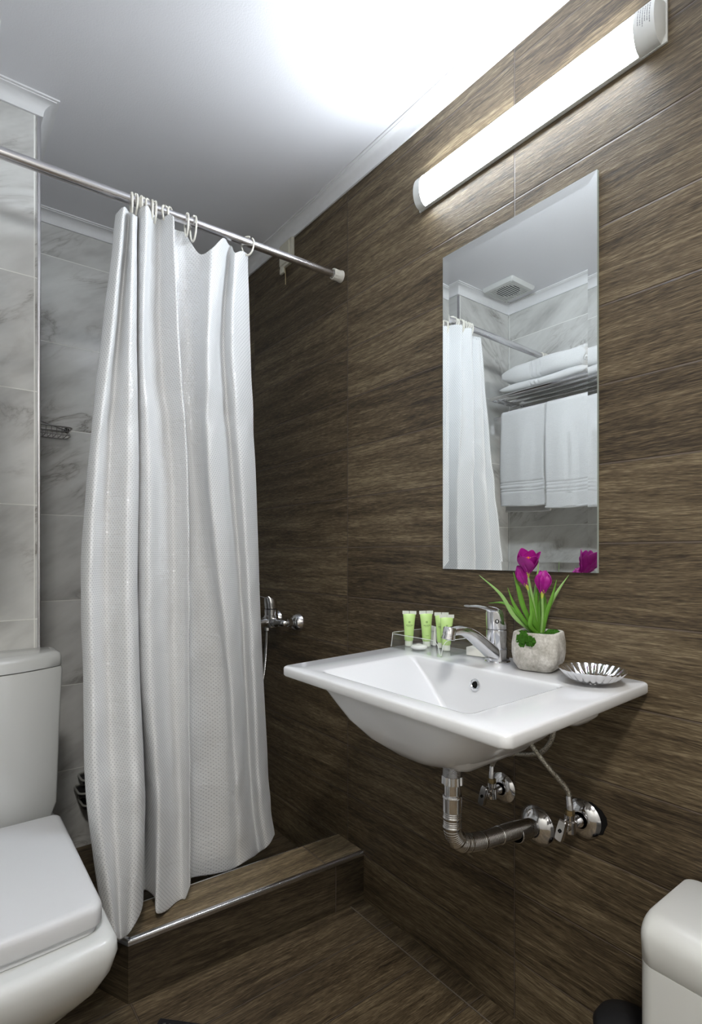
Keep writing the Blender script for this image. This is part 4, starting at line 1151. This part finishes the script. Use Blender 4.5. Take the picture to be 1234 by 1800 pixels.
G().lathe([(0.0225, 0.8115), (0.0225, 0.8145), (0.0200, 0.816), (0.0005, 0.8155)], (TX, 1.575, 0), (0, 0, 1), 30).make('flush_button', M['chrome'], wc)
# seat cover with a rounded front
def seat_loop(d, z):
    x0, x1, y0, y1 = TX-0.178+d, TX+0.178-d, 1.048+d, 1.487-d*0.3
    pts = [(x0+0.004, y0+0.006)]+[(x0+0.004+(x1-x0-0.008)*k/8, y0+0.006-0.010*math.sin(PI*k/8)) for k in range(1, 8)]+[(x1-0.004, y0+0.006), (x1-0.001, y1), (x0+0.001, y1)]
    return rpoly(pts, [0.048]+[0.002]*7+[0.048, 0.014, 0.014], 6, z)
G().loft([seat_loop(0.010, 0.391), seat_loop(0.002, 0.3925), seat_loop(0.0, 0.396), seat_loop(0.0, 0.420), seat_loop(0.0015, 0.4265), seat_loop(0.006, 0.4305), seat_loop(0.014, 0.4315)]).make('seat_cover', M['seat_plastic'], wc, autos=60)
G().loft([seat_loop(0.014, 0.378), seat_loop(0.008, 0.380), seat_loop(0.008, 0.3885), seat_loop(0.012, 0.390)]).make('seat_ring', M['seat_plastic'], wc, autos=60)
for s2 in (-1, 1): G().tube([(TX+s2*0.085-0.025, 1.496, 0.404), (TX+s2*0.085+0.025, 1.496, 0.404)], 0.010, 18).make('hinge', M['seat_plastic'], wc)
def bowl_loop(hw, y0, y1, r, z, rb=0.02):
    pts = [(TX-hw, y0)]+[(TX-hw+2*hw*k/8, y0-0.020*math.sin(PI*k/8)) for k in range(1, 8)]+[(TX+hw, y0), (TX+hw*0.98, y1), (TX-hw*0.98, y1)]
    return rpoly(pts, [r]+[0.002]*7+[r, rb, rb], 8, z)
G().loft([bowl_loop(0.115, 1.150, 1.640, 0.05, 0.0), bowl_loop(0.110, 1.155, 1.640, 0.05, 0.02), bowl_loop(0.106, 1.160, 1.640, 0.05, 0.12), bowl_loop(0.112, 1.140, 1.640, 0.055, 0.19), bowl_loop(0.140, 1.095, 1.640, 0.07, 0.235),
          bowl_loop(0.168, 1.058, 1.640, 0.08, 0.275), bowl_loop(0.186, 1.034, 1.640, 0.085, 0.315), bowl_loop(0.1945, 1.024, 1.640, 0.085, 0.350), bowl_loop(0.1935, 1.026, 1.640, 0.080, 0.368), bowl_loop(0.188, 1.032, 1.640, 0.075, 0.377), bowl_loop(0.178, 1.044, 1.630, 0.070, 0.3785)]).make('bowl', M['toilet'], wc, autos=70)
# narrow pan between bowl and cistern is covered by the bowl top; bolt cap at the foot
G().sphere((TX+0.108, 1.33, 0.035), 0.009, 14, 8).make('bolt_cap', M['toilet'], wc)

# ------------------------------------------------------------------ white pedal bin, black canister
wb = thing('white_bin', 'white plastic bin with rounded top in the lower right corner', 'bin', (0.975, 0.30, 0))
def bl(x0, x1, y0, y1, r, z): return rrect(x0, x1, y0, y1, r, 7, z)
BX0, BX1, BY0, BY1 = 0.872, XW-0.006, 0.195, 0.409
G().loft([bl(BX0+0.010, BX1-0.004, BY0+0.010, BY1-0.010, 0.02, 0.002), bl(BX0+0.004, BX1, BY0+0.004, BY1-0.004, 0.022, 0.010), bl(BX0, BX1, BY0, BY1, 0.024, 0.30), bl(BX0, BX1, BY0, BY1, 0.024, 0.4265)]).make('body', M['white_plastic'], wb, autos=60)
lp_ = []
for k in range(8):
    a = PI/2*k/7; ins_ = 0.034*(1-math.cos(a)); lp_.append(bl(BX0+ins_*1.0, BX1-ins_*0.15, BY0+ins_, BY1-ins_*0.22, 0.018, 0.4650+0.0320*math.sin(a)))
G().loft([bl(BX0+0.001, BX1-0.001, BY0+0.001, BY1-0.001, 0.024, 0.4265), bl(BX0, BX1, BY0, BY1, 0.024, 0.4275)]+lp_).make('lid', M['white_plastic'], wb, autos=60)
G().box((0.865-0.022, 0.27, 0.006), (0.885, 0.335, 0.016)).make('pedal', M['black_plastic'], wb, bevel=0.003)
bk = thing('black_canister', 'black round-topped canister on the floor beside the white bin', 'canister', (0.985, 0.478, 0))
G().lathe([(0.0005, 0.0), (0.048, 0.0), (0.050, 0.003), (0.054, 0.205), (0.052, 0.2065)], (0.985, 0.478, 0), (0, 0, 1), 40).make('body', M['black_plastic'], bk)
G().lathe([(0.0555, 0.2065), (0.0560, 0.214), (0.0480, 0.228), (0.028, 0.238), (0.0005, 0.241)], (0.985, 0.478, 0), (0, 0, 1), 40, cap0=True).make('domed_lid', M['black_plastic'], bk)

# ------------------------------------------------------------------ ceiling fan vent (seen in the mirror)
vx0, vx1, vy0, vy1 = -0.036, 0.130, 1.442, 1.606
vent = thing('fan_vent', 'square white slatted fan vent on the ceiling, seen in the mirror', 'vent', ((vx0+vx1)/2, (vy0+vy1)/2, ZC))
g = G()
zz0, zz1 = ZC-0.018, ZC-0.0003
def fr_loop(d, z): return rrect(vx0+d, vx1-d, vy0+d, vy1-d, 0.008, 4, z)
g.loft([fr_loop(0.0, zz1), fr_loop(0.0, ZC-0.008), fr_loop(0.006, zz0), fr_loop(0.020, zz0-0.001), fr_loop(0.021, zz0+0.004)], True, False)
g.make('frame', M['white_plastic'], vent, autos=50)
G().box((vx0+0.010, vy0+0.010, zz0+0.0042), (vx1-0.010, vy1-0.010, zz0+0.0065)).make('back_plate', M['white_plastic'], vent, smooth=False)
g = G()
k = 0
while k < 11:
    yy = vy0+0.024+k*0.0112
    g.box((vx0+0.019, yy, zz0-0.0012), (vx1-0.019, yy+0.0044, zz0+0.0006)); k += 1
g.make('slats', M['white_plastic'], vent, smooth=False)
G().lathe([(0.0005, 0.0), (0.050, 0.0), (0.050, 0.001), (0.0005, 0.001)], ((vx0+vx1)/2, (vy0+vy1)/2, zz0+0.0030), (0, 0, 1), 40).make('fan_opening', M['black'], vent)
G().lathe([(0.0005, -0.001), (0.0022, -0.0008), (0.0022, 0.001)], (vx0+0.012, vy1-0.012, zz0-0.0008), (0, 0, 1), 12).make('screw', M['steel_wire'], vent)

# ------------------------------------------------------------------ towel rack and towels (seen in the mirror)
rk = thing('towel_rack', 'chrome wall rack with a tubular shelf and towel bar, seen in the mirror', 'towel rack', (XL, 1.3, 1.72))
ya, yb2 = 1.03, 1.605
ZT = 1.756
for y in (ya+0.04, yb2-0.04):
    G().tube(spline([(XL+0.004, y, 1.760), (XL+0.05, y, 1.752), (XL+0.12, y, 1.748), (XL+0.195, y, 1.748)], 5), 0.006, 12).make('bracket_arm', M['chrome'], rk)
    G().box((XL+0.0005, y-0.010, 1.64), (XL+0.009, y+0.010, 1.775)).make('wall_plate', M['chrome'], rk, bevel=0.003)
for xx in (0.03, 0.09, 0.15, 0.195):
    G().tube([(XL+xx, ya, ZT), (XL+xx, yb2, ZT)], 0.0075, 14).make('shelf_tube', M['chrome'], rk)
for y in (ya, yb2):
    G().tube([(XL+0.03, y, ZT), (XL+0.195, y, ZT)], 0.0055, 12).make('end_tube', M['chrome'], rk)
G().tube(spline([(XL+0.005, yb2-0.010, 1.690), (XL+0.10, yb2-0.008, 1.686), (XL+0.165, yb2-0.012, 1.672), (XL+0.179, yb2-0.035, 1.664), (XL+0.180, 1.45, 1.662), (XL+0.180, 1.10, 1.662), (XL+0.179, ya+0.035, 1.664), (XL+0.165, ya+0.012, 1.672), (XL+0.10, ya+0.008, 1.686), (XL+0.005, ya+0.010, 1.690)], 7), 0.0085, 16).make('towel_bar', M['chrome'], rk)
G().tube(spline([(XL+0.085, yb2-0.03, 1.715), (XL+0.087, 1.3, 1.715), (XL+0.085, ya+0.03, 1.715)], 4), 0.0055, 12).make('lower_rail', M['chrome'], rk)
def hang(y0, y1, xb, zt, zf, zb, label, seed):
    """towel folded over the bar; y0<y1 its width, zf/zb lengths front/back"""
    rr_ = random.Random(seed)
    o = thing('hanging_towel', label, 'towel', (xb, (y0+y1)/2, zt), 'white towels hanging on the rack')
    P = []
    n_ = 120
    for k in range(n_+1): P.append((xb+0.018+0.003*math.sin(k*0.035), zf+(zt-0.012-zf)*k/n_))
    for k in range(1, 8):
        a = PI*k/8; P.append((xb+0.0165*math.cos(a), zt-0.012+0.0185*math.sin(a)))
    for k in range(n_+1): P.append((xb-0.017, zt-0.012-(zt-0.012-zb)*k/n_))
    vs = []; ny = 26; ph = rr_.uniform(0, 6)
    for i in range(ny+1):
        y = y0+(y1-y0)*i/ny
        for j, (x, z) in enumerate(P):
            amp = 0.0045*min(1, abs(zt-z)/0.15)
            w = amp*math.sin(30*(y-y0)+ph+2*z)+amp*0.6*math.sin(61*(y-y0)+ph*2)
            e = 0.006*(1 if x > xb else -1)*0
            yy = y+0.004*math.sin(9*z+ph)*min(1, abs(zt-z)/0.1)
            zz = z-0.004*math.sin(17*(y-y0)+ph)*max(0, (zt-z)/(zt-zf))**3
            # band of three ridges near the hem
            rd = sum(math.exp(-((z-(zf+q))/0.0028)**2) for q in (0.060, 0.071, 0.088, 0.099))*0.0030 if x > xb else 0
            vs.append((x+w+(-rd), yy, zz))
    m_ = len(P); fs = [(i*m_+j, i*m_+j+1, (i+1)*m_+j+1, (i+1)*m_+j) for i in range(ny) for j in range(m_-1)]
    obj('towel_cloth', vs, fs, M['towel'], o, solid=0.009, autos=180)
    g = G()
    for s2, x, zq in ((1, xb+0.0175, zf), (-1, xb-0.017, zb)):
        pts = [(x+0.0045*math.sin(30*(y-y0)+ph+2*zq)+0.0027*math.sin(61*(y-y0)+ph*2), y, zq-0.004*math.sin(17*(y-y0)+ph)*(1 if s2 > 0 else 0.8)) for y in [y0+(y1-y0)*i/30 for i in range(31)]]
        g.tube(pts, 0.0058, 8)
    g.make('hem', M['towel'], o)
xb = XL+0.180
hang(1.318, 1.540, xb, 1.6765, 1.268, 1.245, 'white towel with a striped border hanging on the left of the rack in the mirror', 1)
hang(1.085, 1.314, xb+0.003, 1.6770, 1.250, 1.255, 'white towel hanging on the right of the rack in the mirror', 2)
def folded(z0, th, y0, y1, x0, x1, layers, label, seed, droop=0.0):
    rr_ = random.Random(seed)
    o = thing('folded_towel', label, 'towel', ((x0+x1)/2, (y0+y1)/2, z0), 'folded towels on the rack shelf')
    for l in range(layers):
        h = th/layers
        za = z0+h*l
        loops = []
        n_ = 90
        for i in range(n_+1):
            t_ = i/n_; y = y1+(y0-y1)*t_
            end = min(1, 0.30+1.75*min(t_, (1-t_)*2.5)**0.5)
            lp = []
            for k in range(28):
                a = 2*PI*k/28
                cx_ = (x0+x1)/2; hw = (x1-x0)/2-0.004*l
                hh = h/2*end*(1.0)
                px = cx_+hw*math.copysign(abs(math.cos(a))**0.45, math.cos(a))*(0.94+0.06*end)
                pz = za+h/2+hh*1.04*math.copysign(abs(math.sin(a))**0.6, math.sin(a))
                px += 0.0035*math.sin(14*t_+seed+l*2)*math.cos(a)
                pz += 0.0028*math.sin(11*t_+3*px*20+seed+l)*(1 if math.sin(a) > 0 else 0.15)
                if math.cos(a) > 0.2:
                    band = sum(math.exp(-((t_-q)/0.010)**2) for q in (0.38, 0.43, 0.48))
                    px -= 0.0060*band*math.cos(a)
                pz = max(pz, z0+0.0005)
                lp.append((px, y+0.003*math.sin(6*a+seed), pz))
            loops.append(lp)
        G().loft(loops).make('folded_layer', M['towel'], o, autos=180)
    for q in range(3 if th > 0.05 else 1):
        zc = z0+th*(0.28+0.26*q) if th > 0.05 else z0+th*0.5
        G().tube(spline([(x0+0.02, y0+0.006, zc), ((x0+x1)/2, y0+0.001+0.003*q, zc+0.003), (x1-0.010, y0+0.008, zc)], 6), [0.009]+[0.0115]*11+[0.009], 12).make('folded_edge', M['towel'], o, autos=180)
    return o
sx0, sx1 = XL+0.012, XL+0.205
folded(ZT+0.0078, 0.036, 1.140, 1.545, sx0, sx1, 1, 'folded white towel lying underneath on the rack shelf in the mirror', 1)
folded(ZT+0.0470, 0.082, 1.145, 1.543, sx0+0.004, sx1-0.006, 1, 'thick folded white towel on top of the shelf stack in the mirror', 5)

# ------------------------------------------------------------------ unseen fill light added behind the camera to brighten the room
ld = bpy.data.lights.new('fill_light', 'AREA'); ld.shape = 'DISK'; ld.size = 0.25; ld.energy = FILL_POWER; ld.color = (1.0, 0.97, 0.92)
lo = bpy.data.objects.new('fill_light', ld); COL.objects.link(lo); lo.location = (-0.15, -0.30, ZC-0.03)
el = thing('added_fill_light', 'round white rim of an added fill light behind the viewpoint', 'fill light', (-0.15, -0.30, ZC))
G().lathe([(0.150, -0.0003), (0.150, -0.020), (0.135, -0.024), (0.130, -0.0003)], (-0.15, -0.30, ZC), (0, 0, 1), 40).make('rim', M['white_plastic'], el)
